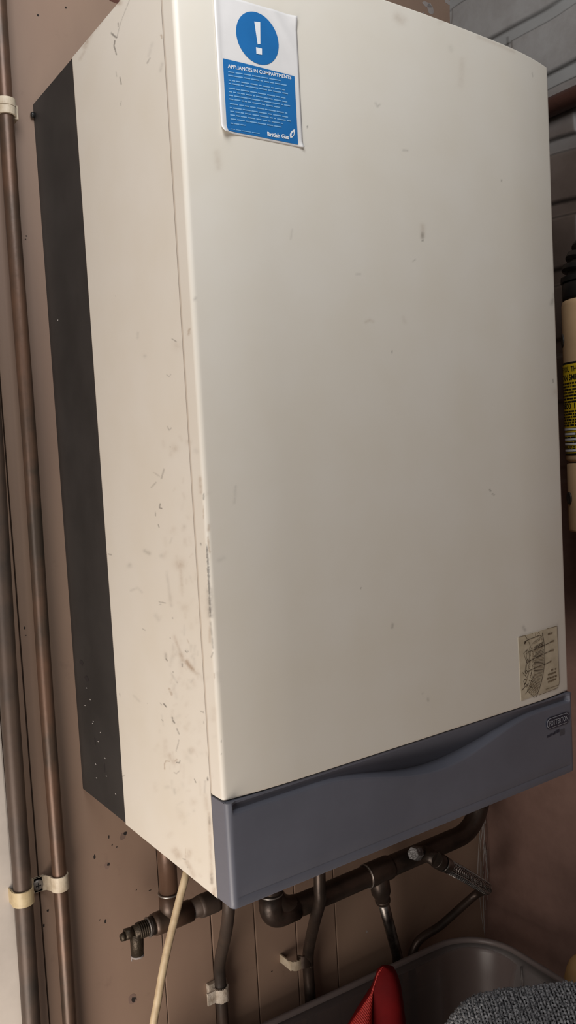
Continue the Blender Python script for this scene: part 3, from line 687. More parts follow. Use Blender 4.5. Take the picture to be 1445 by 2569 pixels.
# blue disc
cu, cv = uv_front(646.5, 96.5); rad = 0.0205
vs = [st(cu, cv, LIFT)]; nd = 48
for rr2 in (0.5, 1.0):
    for k in range(nd): vs.append(st(cu+rad*rr2*math.cos(2*PI*k/nd)/(SX1-SX0), cv+rad*rr2*math.sin(2*PI*k/nd)/(SZ1-SZ0), LIFT))
fs = [(0, 1+k, 1+(k+1) % nd) for k in range(nd)] + [(1+k, 1+nd+k, 1+nd+(k+1) % nd, 1+(k+1) % nd) for k in range(nd)]
mb.add(vs, fs, 0)
plabel(mb.build('print', M_BLUE, stk, fixn=False), 'blue printed disc and text panel')
mb = MB()
def quad_px(mb, pts, mi=0, l=LIFT*2): mb.add([st(*uv_front(*p), l) for p in pts], [tuple(range(len(pts)))], mi)
quad_px(mb, [(637, 54.5), (652, 56), (652.5, 111), (645.5, 112)])
quad_px(mb, [(641.5, 119), (656.5, 122.5), (656.5, 138), (642.5, 136)])
def put_text(mb, body, pa, pb, hgt, bold=0.0, mi=0, shear=0.0):
    """text whose baseline runs between two photo points on the sticker"""
    ua, va = uv_front(*pa); uc, vc = uv_front(*pb)
    w_ = (uc-ua)*(SX1-SX0); pts, fs_ = fit_text(body, w_, hgt, bold, shear)
    mb.add([st(ua+x/(SX1-SX0), va+(vc-va)*(x/w_)+y/(SZ1-SZ0), LIFT*2) for x, y in pts], fs_, mi)
put_text(mb, 'APPLIANCES IN COMPARTMENTS', (572, 170), (730, 200), 0.0030, 0.02)
put_text(mb, 'British Gas', (670, 342), (724, 350), 0.0036, 0.03)
# flame / leaf mark
leaf = [(727, 346), (726, 338), (729, 331), (735, 326), (739, 324.5), (739, 332), (737, 340), (732, 346)]
quad_px(mb, leaf, 0)
quad_px(mb, [(730, 342), (731, 335), (735, 331), (736, 336), (733, 341)], 1, LIFT*3)
# lines of small print, word by word (they are not legible in the photograph)
rw = random.Random(5)
lines = [((573, 181), (708, 205)), ((573, 190), (718, 216)), ((574, 202), (720, 229)), ((574, 210), (726, 238)), ((574, 222), (720, 249)), ((575, 231), (720, 258)), ((575, 240), (727, 268)), ((575, 249), (702, 272)),
         ((577, 261), (720, 286)), ((577, 271), (728, 297)), ((578, 280), (729, 306)), ((578, 289), (715, 313)), ((579, 299), (706, 321)), ((579, 310), (615, 316)), ((579, 324), (653, 337))]
for li, (pa, pb) in enumerate(lines):
    t = 0.0; L_ = math.hypot(pb[0]-pa[0], pb[1]-pa[1])
    while t < 0.97:
        w_ = min((5+rw.random()*17)/L_, 1-t)
        a_ = (pa[0]+(pb[0]-pa[0])*t, pa[1]+(pb[1]-pa[1])*t); b_ = (pa[0]+(pb[0]-pa[0])*(t+w_), pa[1]+(pb[1]-pa[1])*(t+w_))
        hh = 3.0 if li < 14 else 2.0
        quad_px(mb, [(a_[0], a_[1]), (b_[0], b_[1]), (b_[0], b_[1]-hh), (a_[0], a_[1]-hh)], 2)
        t += w_+2.6/L_
plabel(mb.build('lettering', [M_PRINTW, M_BLUE, M_PRINTLB], stk, fixn=False), 'white exclamation mark and lettering')

# ---- yellowed timer dial sticker, bottom right of the cover
dial_out = [(1300, 1600), (1330, 1590), (1360, 1581), (1397, 1570), (1399, 1620), (1401, 1670), (1403, 1712), (1400, 1722), (1394, 1727), (1370, 1736), (1340, 1746), (1308, 1758), (1305, 1705), (1303, 1650)]
mb = MB(); top = [px_front(*p, 0.0006) for p in dial_out]; bot = [px_front(*p, 0.0001) for p in dial_out]; k = len(top)
mb.add(top+bot, [tuple(range(k))] + [(i, (i+1) % k, k+(i+1) % k, k+i) for i in range(k)], 0)
dl = mb.build('dial_sticker', M_DIAL, boiler); plabel(dl, 'yellowed translucent timer dial sticker')
mb = MB()
def fr(x, z): return on_front(x, z, 0.0009)
def pxz(a_, b_):
    p = px_front(1245+a_/5.71, 1550+b_/5.71); return (p[0], p[2])
DX, DZ, DR = 0.334, 0.145, 0.0712
def arc_pts(r, a0, a1, n=30): return [(DX+r*math.cos(a0+(a1-a0)*i/n), DZ+r*math.sin(a0+(a1-a0)*i/n)) for i in range(n+1)]
strip(mb, arc_pts(DR, math.radians(-41), math.radians(17)), 0.0007, 0, fr)
rw = random.Random(9)
for i in range(42):
    a_ = math.radians(-43+58*i/42); r0 = DR-0.016-rw.random()*0.003; r1 = DR-0.0015
    if a_ > math.radians(9) and rw.random() < .5: continue
    strip(mb, [(DX+r0*math.cos(a_), DZ+r0*math.sin(a_)), (DX+r1*math.cos(a_+0.012), DZ+r1*math.sin(a_+0.012))], 0.0003+0.0004*rw.random(), 0 if rw.random() < .45 else 1, fr)
for i in range(26):
    a_ = math.radians(-40+54*i/26)
    for r_ in (0.046, 0.0505):
        if rw.random() < .7: strip(mb, [(DX+r_*math.cos(a_), DZ+r_*math.sin(a_)), (DX+(r_+.0011)*math.cos(a_+.012), DZ+(r_+.0011)*math.sin(a_+.012))], 0.0009, 0 if rw.random() < .5 else 1, fr)
for pl, w_ in (([(385, 510), (440, 450)], 3), ([(390, 510), (425, 620), (405, 770)], 3), ([(420, 500), (440, 620), (415, 765)], 3), ([(465, 500), (465, 650), (450, 750)], 3), ([(405, 770), (425, 800)], 3),
               ([(370, 780), (440, 860)], 3), ([(360, 1040), (440, 950)], 4), ([(400, 340), (460, 310), (620, 250)], 4), ([(440, 495), (620, 420), (720, 375), (770, 350)], 4), ([(455, 625), (620, 540), (690, 510), (765, 475)], 4), ([(435, 770), (600, 695), (690, 665), (765, 630)], 4),
               ([(470, 950), (540, 830)], 3), ([(410, 1090), (480, 1000)], 3), ([(410, 260), (440, 300)], 3), ([(460, 960), (500, 1000)], 3), ([(460, 340), (500, 450)], 3)):
    strip(mb, [pxz(*p) for p in pl], w_*0.00014, 0, fr)
tri = [pxz(390, 355), pxz(432, 325), pxz(405, 380)]; mb.add([fr(*p) for p in tri], [(0, 1, 2)], 0)
for c_, r_ in (((440, 490), .0017), ((443, 620), .0017), ((425, 775), .0016), ((405, 910), .0019)):
    cx_, cz_ = pxz(*c_); strip(mb, [(cx_+r_*math.cos(2*PI*i/14), cz_+r_*1.2*math.sin(2*PI*i/14)) for i in range(15)], 0.0005, 0, fr)
for pl in ([(735, 235), (805, 215)], [(770, 345), (830, 325)], [(765, 470), (820, 460)], [(760, 630), (785, 615)], [(780, 750), (815, 738)], [(835, 735), (858, 725)], [(735, 815), (855, 775)], [(720, 875), (870, 825)], [(735, 920), (860, 870)]):
    a_, b_ = [pxz(*p) for p in pl]; k = 4
    for i in range(k):
        t0, t1 = i/k, (i+0.82)/k; strip(mb, [(a_[0]+(b_[0]-a_[0])*t0, a_[1]+(b_[1]-a_[1])*t0), (a_[0]+(b_[0]-a_[0])*t1, a_[1]+(b_[1]-a_[1])*t1)], 0.0017, 1, fr)
for pl in ([(705, 1022), (885, 965)], [(610, 1105), (700, 1070), (885, 1000)], [(320, 275), (420, 248)], [(720, 155), (868, 118)], [(870, 120), (895, 800), (905, 900), (890, 965)]):
    strip(mb, [pxz(*p) for p in pl], 0.0005, 1, fr)
for i in range(26):   # worn smears at the top of the dial
    x, z = pxz(500+170*rw.random(), 200+170*rw.random()); strip(mb, [(x, z), (x+0.0015*rw.random(), z+0.002*(rw.random()-.3))], 0.0004+0.0008*rw.random(), 1, fr)
plabel(mb.build('diagram', [M_INK, M_INK2], dl, fixn=False), 'brown printed dial diagram')

# ---- maker's badge and model mark on the flap
def gp(px, py, off): 
    p = at(px, py, 1, YG-off); return p
bc = at(1399.3, 1807.5, 1, YG); BW, BH = 0.0405, 0.0133
def pill(mb, w_, h_, off, thick, mi):
    r_ = h_/2; pts = []
    for k in range(13): a_ = -PI/2+PI*k/12; pts.append((w_/2-r_+r_*math.cos(a_), r_*math.sin(a_)))
    for k in range(13): a_ = PI/2+PI*k/12; pts.append((-w_/2+r_+r_*math.cos(a_), r_*math.sin(a_)))
    k = len(pts); f_ = [(bc.x+x, YG-off-thick, bc.z+z) for x, z in pts]; b_ = [(bc.x+x, YG-off+0.0002, bc.z+z) for x, z in pts]
    mb.add(f_+b_, [tuple(range(k))]+[(i, (i+1) % k, k+(i+1) % k, k+i) for i in range(k)], mi)
mb = MB(); pill(mb, BW, BH, 0.0, 0.0006, 0); pill(mb, BW-0.0022, BH-0.0022, 0.0, 0.0008, 1); pill(mb, BW-0.0036, BH-0.0036, 0.0, 0.0010, 0)
tp, tf = fit_text('POTTERTON', BW*0.80, BH*0.44, 0.012)
mb.add([(bc.x-BW*0.40+x, YG-0.00125, bc.z-BH*0.22+z) for x, z in tp], tf, 1)
plabel(mb.build('badge', [M_NAVY, M_BADGE], flap), 'oval navy badge with silver lettering')
mb = MB(); rw = random.Random(4)
a_, b_ = gp(1373, 1851, 0.0003), gp(1404, 1836, 0.0003); k = 9
for i in range(k):
    t0, t1 = i/k, (i+.75)/k; z0 = a_.z+(b_.z-a_.z)*t0; x0 = a_.x+(b_.x-a_.x)*t0; x1 = a_.x+(b_.x-a_.x)*t1; hh = 0.0022+0.0016*rw.random()
    mb.add([(x0, YG-0.0003, z0), (x1, YG-0.0003, z0), (x1+.0003, YG-0.0003, z0+hh), (x0+.0003, YG-0.0003, z0+hh)], [(0, 1, 2, 3)], 0)
a_ = gp(1405, 1846, 0.0003); mb.add([(a_.x, YG-0.0003, a_.z), (a_.x+0.008, YG-0.0003, a_.z), (a_.x+0.008, YG-0.0003, a_.z+0.0062), (a_.x, YG-0.0003, a_.z+0.0062)], [(0, 1, 2, 3)], 1)
plabel(mb.build('model_mark', [M_NAVY, mat('mark_grey', (0.07, 0.072, 0.085), 0.4)], flap, fixn=False), 'faint dark model marking')

# ------------------------------------------------------------------ vertical copper pipes on the wall, left of the boiler
def wall_pipe(name, xr_lo, zlo, xr_hi, zhi, r, yc, m, label):
    pts = [Vector((xr_lo, yc, zlo)).lerp(Vector((xr_hi, yc, zhi)), i/30) for i in range(31)]
    pts = [p+Vector((0.0006*math.sin(i*.9), 0, 0)) for i, p in enumerate(pts)]
    o = MB().tube(pts, r, 24).build(name, m); return tag(o, label, 'pipe')
YP2 = D-0.0185
p2a = at(16.5-0, 2569-519, 1, YP2)
def axis_x(px_edge, py, r, side=-1):
    return at(px_edge, py, 1, YP2).x + side*r*1.05
P2R, P1R = 0.0079, 0.0098
x2t, z2t = axis_x(15, 0, P2R), 0.9; x2b, z2b = axis_x(193, 2569, P2R), at(193, 2569, 1, YP2).z
sl = (x2t-x2b)/(at(15, 0, 1, YP2).z-z2b)
PIPEX2 = lambda z: x2b+(z-z2b)*sl
wall_pipe('copper_pipe', PIPEX2(ZF+.002), ZF+.002, PIPEX2(ZC-.002), ZC-.002, P2R, YP2, M_COPPER, 'thin brown copper pipe up the wall, the one nearer the boiler')
YP1 = D-0.0205
x1b, z1b = at(102, 2569, 1, YP1).x-P1R*1.05, at(102, 2569, 1, YP1).z; x1t, z1t = at(20, 1300, 1, YP1).x-P1R*1.05, at(20, 1300, 1, YP1).z
sl1 = (x1t-x1b)/(z1t-z1b); PIPEX1 = lambda z: x1b+(z-z1b)*sl1
wall_pipe('copper_pipe', PIPEX1(ZF+.002), ZF+.002, PIPEX1(ZC-.002), ZC-.002, P1R, YP1, M_COPPER2, 'thicker dull brown copper pipe at the far left, beside the white trim')

# double clip, screw between the pipes
zc = at(150, 2222, 1, YP2-.009).z; z1c = at(62, 2257, 1, YP1-.01).z
zs = at(103, 2218, 1, D-.004).z
root = empty('pipe_clip', (PIPEX2(zc)-0.02, D, zs), 'aged cream double clip holding both left pipes, screw in its middle', 'pipe clip')
mb = MB(); hb_ = 0.0165
mb.band((PIPEX2(zc), YP2, zc), P2R+.0002, P2R+0.0020, hb_, -PI*1.02, PI*0.16, 28)
mb.box((PIPEX2(zc)+P2R+.0001, YP2, zc-hb_/2), (PIPEX2(zc)+P2R+.0018, D, zc+hb_/2), 0, .0004)
mb.build('strap', M_CLIP, root)
mb = MB(); mb.band((PIPEX1(z1c), YP1, z1c), P1R+.0002, P1R+0.0021, hb_, -PI*1.12, 0.05, 28)
mb.box((PIPEX1(z1c)-P1R-.0021, YP1+.003, z1c-hb_/2), (PIPEX1(z1c)-P1R-.0002, D, z1c+hb_/2), 0, .0004)
plabel(mb.build('strap', mat('yellowed_plastic', (0.55, 0.44, 0.26), 0.5, scale=60, col2=(0.42, 0.32, 0.18)), root), 'yellowed strap over the thicker pipe')
xm = (PIPEX2(zc)-P2R + PIPEX1(z1c)+P1R)/2; mb = MB()
pts = [(PIPEX1(z1c)+P1R+.001, YP1, z1c), (xm-.008, D-.006, (zs+z1c)/2), (xm-.004, D-.0035, zs), (xm+.005, D-.0035, zs), (xm+.008, D-.008, (zs+zc)/2), (PIPEX2(zc)-P2R-.001, YP2, zc)]
for a_, b_ in zip(pts, pts[1:]):
    vs = []
    for p in (a_, b_):
        for dy, dz_ in ((0, -hb_/2), (0, hb_/2), (.0022, hb_/2), (.0022, -hb_/2)): vs.append((p[0], p[1]+dy, p[2]+dz_))
    mb.add(vs, [(0, 1, 5, 4), (1, 2, 6, 5), (2, 3, 7, 6), (3, 0, 4, 7), (0, 3, 2, 1), (4, 5, 6, 7)], 0)
mb.box((xm-.007, D-.0035, zs-hb_/2), (xm+.008, D, zs+hb_/2), 0, .0004)
mb.build('saddle', M_CLIP, root)
mb = MB(); mb.lathe([(.0062, 0), (.0062, .001), (.0045, .0022), (.0015, .0026)], (xm, D-.0034, zs), (0, -1, 0), 20)
mb.box((xm-.003, D-.0064, zs-.0005), (xm+.003, D-.0059, zs+.0005), 1); mb.box((xm-.0005, D-.0064, zs-.003), (xm+.0005, D-.0059, zs+.003), 1)
plabel(mb.build('screw', [M_SCREW, M_BLACKGAP], root), 'dark cross-head screw')

# upper clip
zc = at(18, 262, 1, YP2-.009).z
root = empty('pipe_clip', (PIPEX2(zc), D, zc), 'cream pipe clip high on the thin pipe, level with the top of the boiler', 'pipe clip')
mb = MB(); mb.band((PIPEX2(zc), YP2, zc+.0042), P2R+.0002, P2R+.0030, .0078, -PI*1.3, PI*.3, 30)
mb.band((PIPEX2(zc), YP2, zc-.0042), P2R+.0002, P2R+.0026, .0082, -PI*1.3, PI*.3, 30)
mb.build('collar', M_CLIP, root)
mb = MB(); mb.box((PIPEX2(zc)-.005, YP2+P2R+.0002, zc-.008), (PIPEX2(zc)+.0125, D, zc+.008), 0, .001); mb.box((PIPEX2(zc)+P2R, YP2-.002, zc-.0105), (PIPEX2(zc)+P2R+.0045, D, zc+.004), 0, .0008)
mb.build('base', M_CLIP, root)

# ------------------------------------------------------------------ pipework under the boiler
def ring(mb, c, ax, r, h, mi=0):
    A = Vector(ax).normalized(); c = Vector(c)
    mb.lathe([(r*.96, -h/2), (r, -h*.3), (r, h*.3), (r*.96, h/2)], c, A, 24, mi)
YM = 0.28; zm = -0.1558; xv = 0.0732
root = empty('copper_pipework', (xv, YM, zm), 'copper tee with black drain cock under the left end of the boiler', 'pipework')
mb = MB(); mb.tube([(xv+.0012, YM, -0.001), (xv, YM, zm+.02)], .0108, 24); plabel(mb.build('riser', M_COPPER, root), 'brown copper riser')
mb = MB(); mb.tube([(xv, YM, zm+.030), (xv, YM, zm)], [.0120, .0126], 24); mb.tube([(xv-.022, YM, zm), (xv-.016, YM, zm), (xv+.002, YM, zm), (xv+.026, YM, zm)], [.0122, .0126, .0128, .0124], 24)
mb.build('tee', M_COPPER, root)
mb = MB(); ring(mb, (xv, YM, zm+.031), (0, 0, 1), .0128, .002); mb.build('solder_ring', M_SOLDER, root)
mb = MB(); ring(mb, (xv-.0285, YM, zm), (1, 0, 0), .0112, .0018); mb.build('solder_ring', M_SOLDER, root)
mb = MB(); mb.tube(fillet([(xv+.02, YM, zm), (0.160, YM, zm+.004), (0.176, YM, -.001)], .03), .0110, 24); ring(mb, (xv+.05, YM, zm), (1, 0, 0), .0132, .026); mb.build('branch', M_COPPER2, root)
mb = MB(); mb.tube([(xv-.020, YM, zm), (xv-.0285, YM, zm)], .0105, 20); mb.build('stub', M_COPPERDK, root)
dc = empty('drain', (0, 0, 0), None, None) if False else None
cx_ = xv-.043
mb = MB(); mb.tube([(xv-.0285, YM, zm), (cx_-.004, YM, zm)], [.0085, .0078], 18)
for k in range(5): ring(mb, (xv-.031-k*.0024, YM, zm), (1, 0, 0), .0094, .0014)
mb.tube([(cx_, YM, zm), (cx_, YM, zm-.012), (cx_-.001, YM-.001, zm-.026)], [.008, .0076, .0072], 18)
mb.tube([(cx_-.004, YM, zm+.001), (cx_-.014, YM, zm+.002)], [.0062, .0062], 6); mb.tube([(cx_-.014, YM, zm), (cx_-.019, YM, zm)], [.005, .004], 8)
dco = mb.build('drain_cock', M_VALVE, root); plabel(dco, 'blackened drain cock')
mb = MB(); ring(mb, (cx_-.001, YM-.001, zm-.0265), (0, 0, 1), .0076, .0022); mb.tube([(cx_-.008, YM-.001, zm-.025), (cx_-.0083, YM-.001, zm-.031)], [.0012, .0005], 8)
plabel(mb.build('scale_crust', M_PALE, dco), 'white lime crust on the spout')

# main 28 mm copper run to the right
zr = -0.2055
root = empty('copper_pipework', (0.40, YM, zr), 'sooty thick copper pipe running along under the boiler to the room corner', 'pipework')
xa = at(680, 2262, 1, YM).x
mb = MB(); mb.tube(fillet([(xa, YM, -.001), (xa, YM, zr), (0.572, YM, zr), (0.602, YM, zr+.055), (0.602, YM+.004, -.09), (0.44, YM-.02, -.06), (0.43, YM-.02, -.001)], .05, 10), .0142, 24); mb.build('pipe', M_COPPERDK, root)
mb = MB(); mb.tube(fillet([(xa, YM, zr+.030), (xa, YM, zr), (xa+.036, YM, zr)], .017, 10), .0158, 24); mb.build('elbow', M_COPPERDK, root)
mb = MB(); ring(mb, (xa, YM, zr+.031), (0, 0, 1), .0162, .002); mb.build('solder_ring', M_SOLDER, root)
mb = MB(); ring(mb, (0.3665, YM, zr), (1, 0, 0), .0164, .0018); mb.build('solder_ring', M_SOLDER, root)
xt = at(948, 2192, 1, YM).x
mb = MB(); mb.tube([(xt-.022, YM, zr), (xt-.019, YM, zr), (xt+.019, YM, zr), (xt+.022, YM, zr)], [.0150, .0162, .0162, .0150], 24)
d1, d2 = at(956, 2238, 1, YM), at(961, 2262, 1, YM+.004)
mb.tube([(xt, YM, zr), d1, d1.lerp(d2, .35), d2], [.0145, .0135, .0108, .0098], 24); ring(mb, d1.lerp(d2, .8), d2-d1, .0108, .006)
mb.build('tee', M_COPPERDK, root)
d3 = at(997, 2399, 1, 0.3165); mb = MB(); mb.tube([d2, d2.lerp(d3, .5), d3, Vector((d3.x+.001, .3175, -.5)), Vector((d3.x+.001, .3175, ZF))], .0078, 20)
plabel(mb.build('drop_pipe', M_CHROME, root), 'grimy bright drop pipe')
# isolating valve in front of the run
v0 = at(1062, 2138, 1, YM-.018); v1 = at(1096, 2158, 1, YM-.045); vn = at(1041, 2141, 1, YM-.024)
mb = MB(); mb.tube([Vector((v0.x, YM, zr)), v0], [.009, .009], 18); mb.tube([vn, v0.lerp(vn, .25), v0, v1], [.0078, .0085, .0098, .0098], 20)
h1 = at(1160, 2192, 1, .235); dv = (h1-v1).normalized(); ring(mb, v1+dv*.004, dv, .0112, .014)
vv = mb.build('valve', M_COPPERDK, root)
mb = MB(); mb.tube([vn+(v0-vn)*.35, vn, vn-(v0-vn)*.25], [.0098, .0102, .0088], 6, 0, True, False); plabel(mb.build('nut', mat('grey_nut', (0.26, 0.25, 0.25), .5, metal=.6, scale=150, col2=(.10, .095, .09), bump=.6, bscale=400), vv), 'pale crusted nut')

# braided hose: from the valve down to the corner, then back behind the tub
h0 = v1+dv*.0125; h1 = at(1160, 2192, 1, .235); h2 = at(1210, 2222, 1, .245); h3 = at(1216, 2231, 1, .262); h4 = at(1190, 2247, 1, .285); h5 = at(1110, 2318, 1, .303); h6 = at(1040, 2378, 1, .3155); h7 = Vector((h6.x-.004, .3185, -.45))
pts = catmull([h0, h0.lerp(h1, .5), h1, h2, h3, h4, h5, h6, h7, Vector((h7.x, .3185, ZF+.01)) ], 14)
root = empty('flexible_hose', h0[:], 'braided steel flexible hose looping down from the valve at the corner', 'hose')
R0 = .0088
mb = MB(); mb.tube(pts, [R0*(0.96 if i < 46 else .96-.26*min(1, (i-46)/24)) for i in range(len(pts))], 20); hc = mb.build('core', M_COPPERDK, root)
# woven strands: crossing helices
mb = MB()
dense = [pts[i].lerp(pts[i+1], t/3) for i in range(3, 52) for t in range(3)]
Tn = [(dense[min(i+1, len(dense)-1)]-dense[max(i-1, 0)]).normalized() for i in range(len(dense))]
u = Tn[0].cross(Vector((0, 0, 1))).normalized(); F = []
for t in Tn: u = (u-t*u.dot(t)).normalized(); F.append((u.copy(), t.cross(u)))
length = sum((dense[i+1]-dense[i]).length for i in range(len(dense)-1))
for sgn in (1, -1):
    for s_ in range(12):
        line = []; acc = 0
        for i, p in enumerate(dense):
            if i: acc += (p-dense[i-1]).length
            a_ = sgn*acc/.0085+2*PI*s_/12; line.append(p+(F[i][0]*math.cos(a_)+F[i][1]*math.sin(a_))*(R0+.0002+.00035*sgn*math.cos(a_*6)))
        mb.tube(line, .0007, 5)
plabel(mb.build('braid', M_BRAID, root), 'shiny steel braid')
mb = MB(); mb.tube([h0, h0.lerp(h1, .12), h0.lerp(h1, .28), h0.lerp(h1, .32)], [.0112, .0106, .0102, .0095], 20); plabel(mb.build('ferrule', M_CHROME, root), 'smooth metal ferrule')

# two 15 mm drop pipes
A_ = [(573, 2240, .235), (573, 2289, .24), (566, 2344, .262), (552, 2412, .311), (552, 2450, .322), (556, 2510, .322)]
pa = catmull([at(px, py, 1, y) for px, py, y in A_], 8)
pa = [Vector((pa[0].x, pa[0].y, -.001))] + pa + [Vector((pa[-1].x, .322, ZF+.001))]
tag(MB().tube(pa, .0074, 20).build('drop_pipe', M_COPPER2), 'thin brown pipe with a gentle kink dropping below the left corner of the grey flap', 'pipe')
B_ = [(801, 2160, .243), (802, 2223, .243), (802, 2264, .246), (790, 2310, .262), (775, 2379, .305), (773, 2425, .3195), (778, 2500, .3208)]
pb = catmull([at(px, py, 1, y) for px, py, y in B_], 8)
pb = [Vector((pb[0].x, pb[0].y, -.001))] + pb + [Vector((pb[-1].x, .3208, ZF+.001))]
tag(MB().tube(pb, .0076, 20).build('drop_pipe', M_COPPERDK), 'dark kinked pipe passing in front of the thick copper run and behind the tub', 'pipe')
# their clips
zc = at(548, 2515, 1, .307).z; xc = pa[-2].x; yc = .322
root = empty('pipe_clip', (xc, D, zc), 'chipped white clip on the thin pipe, low on the wall left of the tub', 'pipe clip')
mb = MB(); n = 40; a0, a1 = -PI*1.12, PI*.12; rr3 = random.Random(3); vs = []
for i in range(n+1):
    a_ = a0+(a1-a0)*i/n; hu = .0085+.0015*(rr3.random()-.5); hl = .0085+.0016*(rr3.random()-.5)
    for r_, z in ((.0078, -hl), (.0102, -hl), (.0102, hu), (.0078, hu)): vs.append((xc+r_*math.cos(a_), yc+r_*math.sin(a_), zc+z))
mb.add(vs, [(4*i+j, 4*i+(j+1) % 4, 4*i+4+(j+1) % 4, 4*i+4+j) for i in range(n) for j in range(4)]+[(3, 2, 1, 0), (4*n, 4*n+1, 4*n+2, 4*n+3)], 0)
mb.box((xc-.0215, yc-.004, zc-.0075), (xc-.0085, yc-.0016, zc+.0085), 0, .0005)
mb.build('strap', M_CLIPW, root)
mb = MB(); mb.box((xc-.013, yc+.0082, zc-.007), (xc+.0135, D, zc+.010), 0, .0008); mb.build('base', M_CLIPW, root)
zc2 = at(742, 2420, 1, .312).z; xb = [p for p in pb if abs(p.z-zc2) < .03][0].x
root = empty('pipe_clip', (xb, D, zc2), 'cracked cream clip end beside the dark pipe, just above the tub rim', 'pipe clip')
ce = at(741, 2420, 1, .314); mb = MB()
rr4 = random.Random(6); nn_ = 10; vs = []
for i in range(nn_+1):
    t = i/nn_; x = ce.x-.0095+.0185*t; zc3 = zc2+.0015-.0045*t; hu, hl = .0052+.002*rr4.random(), .0052+.0022*rr4.random(); y = .3115-.002*math.sin(PI*t)
    vs += [(x, y, zc3-hl), (x, y, zc3+hu), (x, y+.0022, zc3+hu), (x, y+.0022, zc3-hl)]
mb.add(vs, [(4*i+j, 4*i+(j+1) % 4, 4*i+4+(j+1) % 4, 4*i+4+j) for i in range(nn_) for j in range(4)]+[(3, 2, 1, 0), (4*nn_, 4*nn_+1, 4*nn_+2, 4*nn_+3)], 0)
mb.box((ce.x-.0098, .3125, zc2-.005), (ce.x-.0072, D, zc2+.0065), 0, .0006)
mb.build('strap', M_CLIP, root)
mb = MB(); mb.band((pb[-10].x if False else xb, .3165, zc2), .0078, .0096, .017, -PI*1.0, 0.1, 20); mb.lathe([(.0012, 0), (.0016, .002)], (xb+.004, .3060, zc2-.008), (0, -1, 0), 8); mb.build('saddle', M_COPPERDK, root)

# cream cable out of the underside
cpts = [Vector((.010, .095, .0005))] + [at(px, py, 1, .09) for px, py in ((464, 2205), (452, 2250), (437, 2310), (420, 2380), (406, 2450), (394, 2520), (385, 2569))]
cpts += [cpts[-1]+Vector((-.012, .002, -.06)), cpts[-1]+Vector((-.02, .006, -.25)), Vector((cpts[-1].x-.02, .1, ZF+.01))]
tag(MB().tube(catmull(cpts, 8), .0036, 16).build('cable', M_CABLE), 'cream cable hanging from the bottom edge of the boiler', 'cable')

# ------------------------------------------------------------------ right side: meter tube, hose, pipe
ML = at(1412, 900, 0, .565); dvec = Vector((ML.x-CAM.x, ML.y-CAM.y, 0)).normalized(); nrm = Vector((dvec.y, -dvec.x, 0))
RM = .036; MC = Vector((ML.x, ML.y, 0))+nrm*RM
mz1 = at(1445, 759, 0, MC.x).z; mz0 = at(1432, 1326, 0, MC.x).z; mzs = at(1430, 1160, 0, MC.x).z
root = empty('gas_meter_tube', (MC.x, MC.y, mz0), 'beige upright tube with yellow gas warning label, between boiler and brick wall', 'gas fitting')
mb = MB(); mb.lathe([(RM*.5, mzs-mzs), (RM*.9, 0.0), (RM*.985, .002), (RM, .004), (RM, mz1-mzs-.008), (RM*.97, mz1-mzs-.003), (RM*.86, mz1-mzs), (RM*.5, mz1-mzs+.001)], (MC.x, MC.y, mzs+.0015), (0, 0, 1), 48)
bd = mb.build('body', M_BEIGE, root)
mb = MB(); mb.lathe([(RM*.5, 0), (RM*.97, 0), (RM*.985, .003), (RM*.985, mzs-mz0-.002), (RM*.93, mzs-mz0)], (MC.x, MC.y, mz0), (0, 0, 1), 48); mb.build('lower_sleeve', M_BEIGE, root)
view = math.atan2(CAM.y-MC.y, CAM.x-MC.x)   # direction towards the camera
limb = math.atan2(-nrm.y, -nrm.x)           # left outline as photographed
def cyl(s, z, off=.0006):
    """s metres along the label from the left outline, going right as seen from the room"""
    a_ = limb + s/RM; return (MC.x+(RM+off)*math.cos(a_), MC.y+(RM+off)*math.sin(a_), z)
sgn = 1.0
ta = Vector((math.cos(limb+.3), math.sin(limb+.3), 0))*RM+MC
if (ta-CAM).dot(fwd) > (Vector((math.cos(limb), math.sin(limb), 0))*RM+MC-CAM).dot(fwd): sgn = -1.0
def cyl(s, z, off=.0006):
    a_ = limb + sgn*s/RM; return (MC.x+(RM+off)*math.cos(a_), MC.y+(RM+off)*math.sin(a_), z)
zl1, zl0 = at(1425, 912, 0, MC.x-.02).z, at(1428, 1142, 0, MC.x-.02).z
def patch(mb, s0, s1, z0, z1, off, mi, n=24):
    vs = [cyl(s0+(s1-s0)*i/n, z, off) for i in range(n+1) for z in (z0, z1)]
    mb.add(vs, [(2*i, 2*i+2, 2*i+3, 2*i+1) for i in range(n)], mi, True)
LH = zl1-zl0; S0, S1 = -.004, .072
mb = MB(); patch(mb, S0, S1, zl0, zl1, .0004, 0); patch(mb, S0+.003, S1-.003, zl0+LH*.022, zl1-LH*.022, .0006, 1)
lab = mb.build('gas_label', [M_LBLK, M_YELLOW], root, fixn=False); plabel(lab, 'yellow label with black warning text')
mb = MB()
def ctext(body, s, z, w_, h_, bold=.02):
    pts, fs_ = fit_text(body, w_, h_, bold); mb.add([cyl(s+x, z+y, .0009) for x, y in pts], fs_, 0)
TS = .0035
ctext('IF YOU THINK YOU', TS, zl1-LH*.105, .060, LH*.060); ctext('CAN SMELL GAS', TS, zl1-LH*.195, .058, LH*.064)
rw = random.Random(8)
def small(z, h_=.0021):
    s = TS+rw.random()*.002
    while s < .064:
        w_ = .002+rw.random()*.006; patch(mb, s, min(s+w_, .066), z, z+h_, .0009, 0, 3); s += w_+.0011
for k in range(7): small(zl1-LH*(.235+.033*k))
ctext('0800 111 999', TS, zl1-LH*.500, .060, LH*.062)
for k in range(6): small(zl1-LH*(.535+.030*k), .0020)
for zf, e in ((.735, .06), (.790, .026), (.855, .06), (.915, .06)): pass
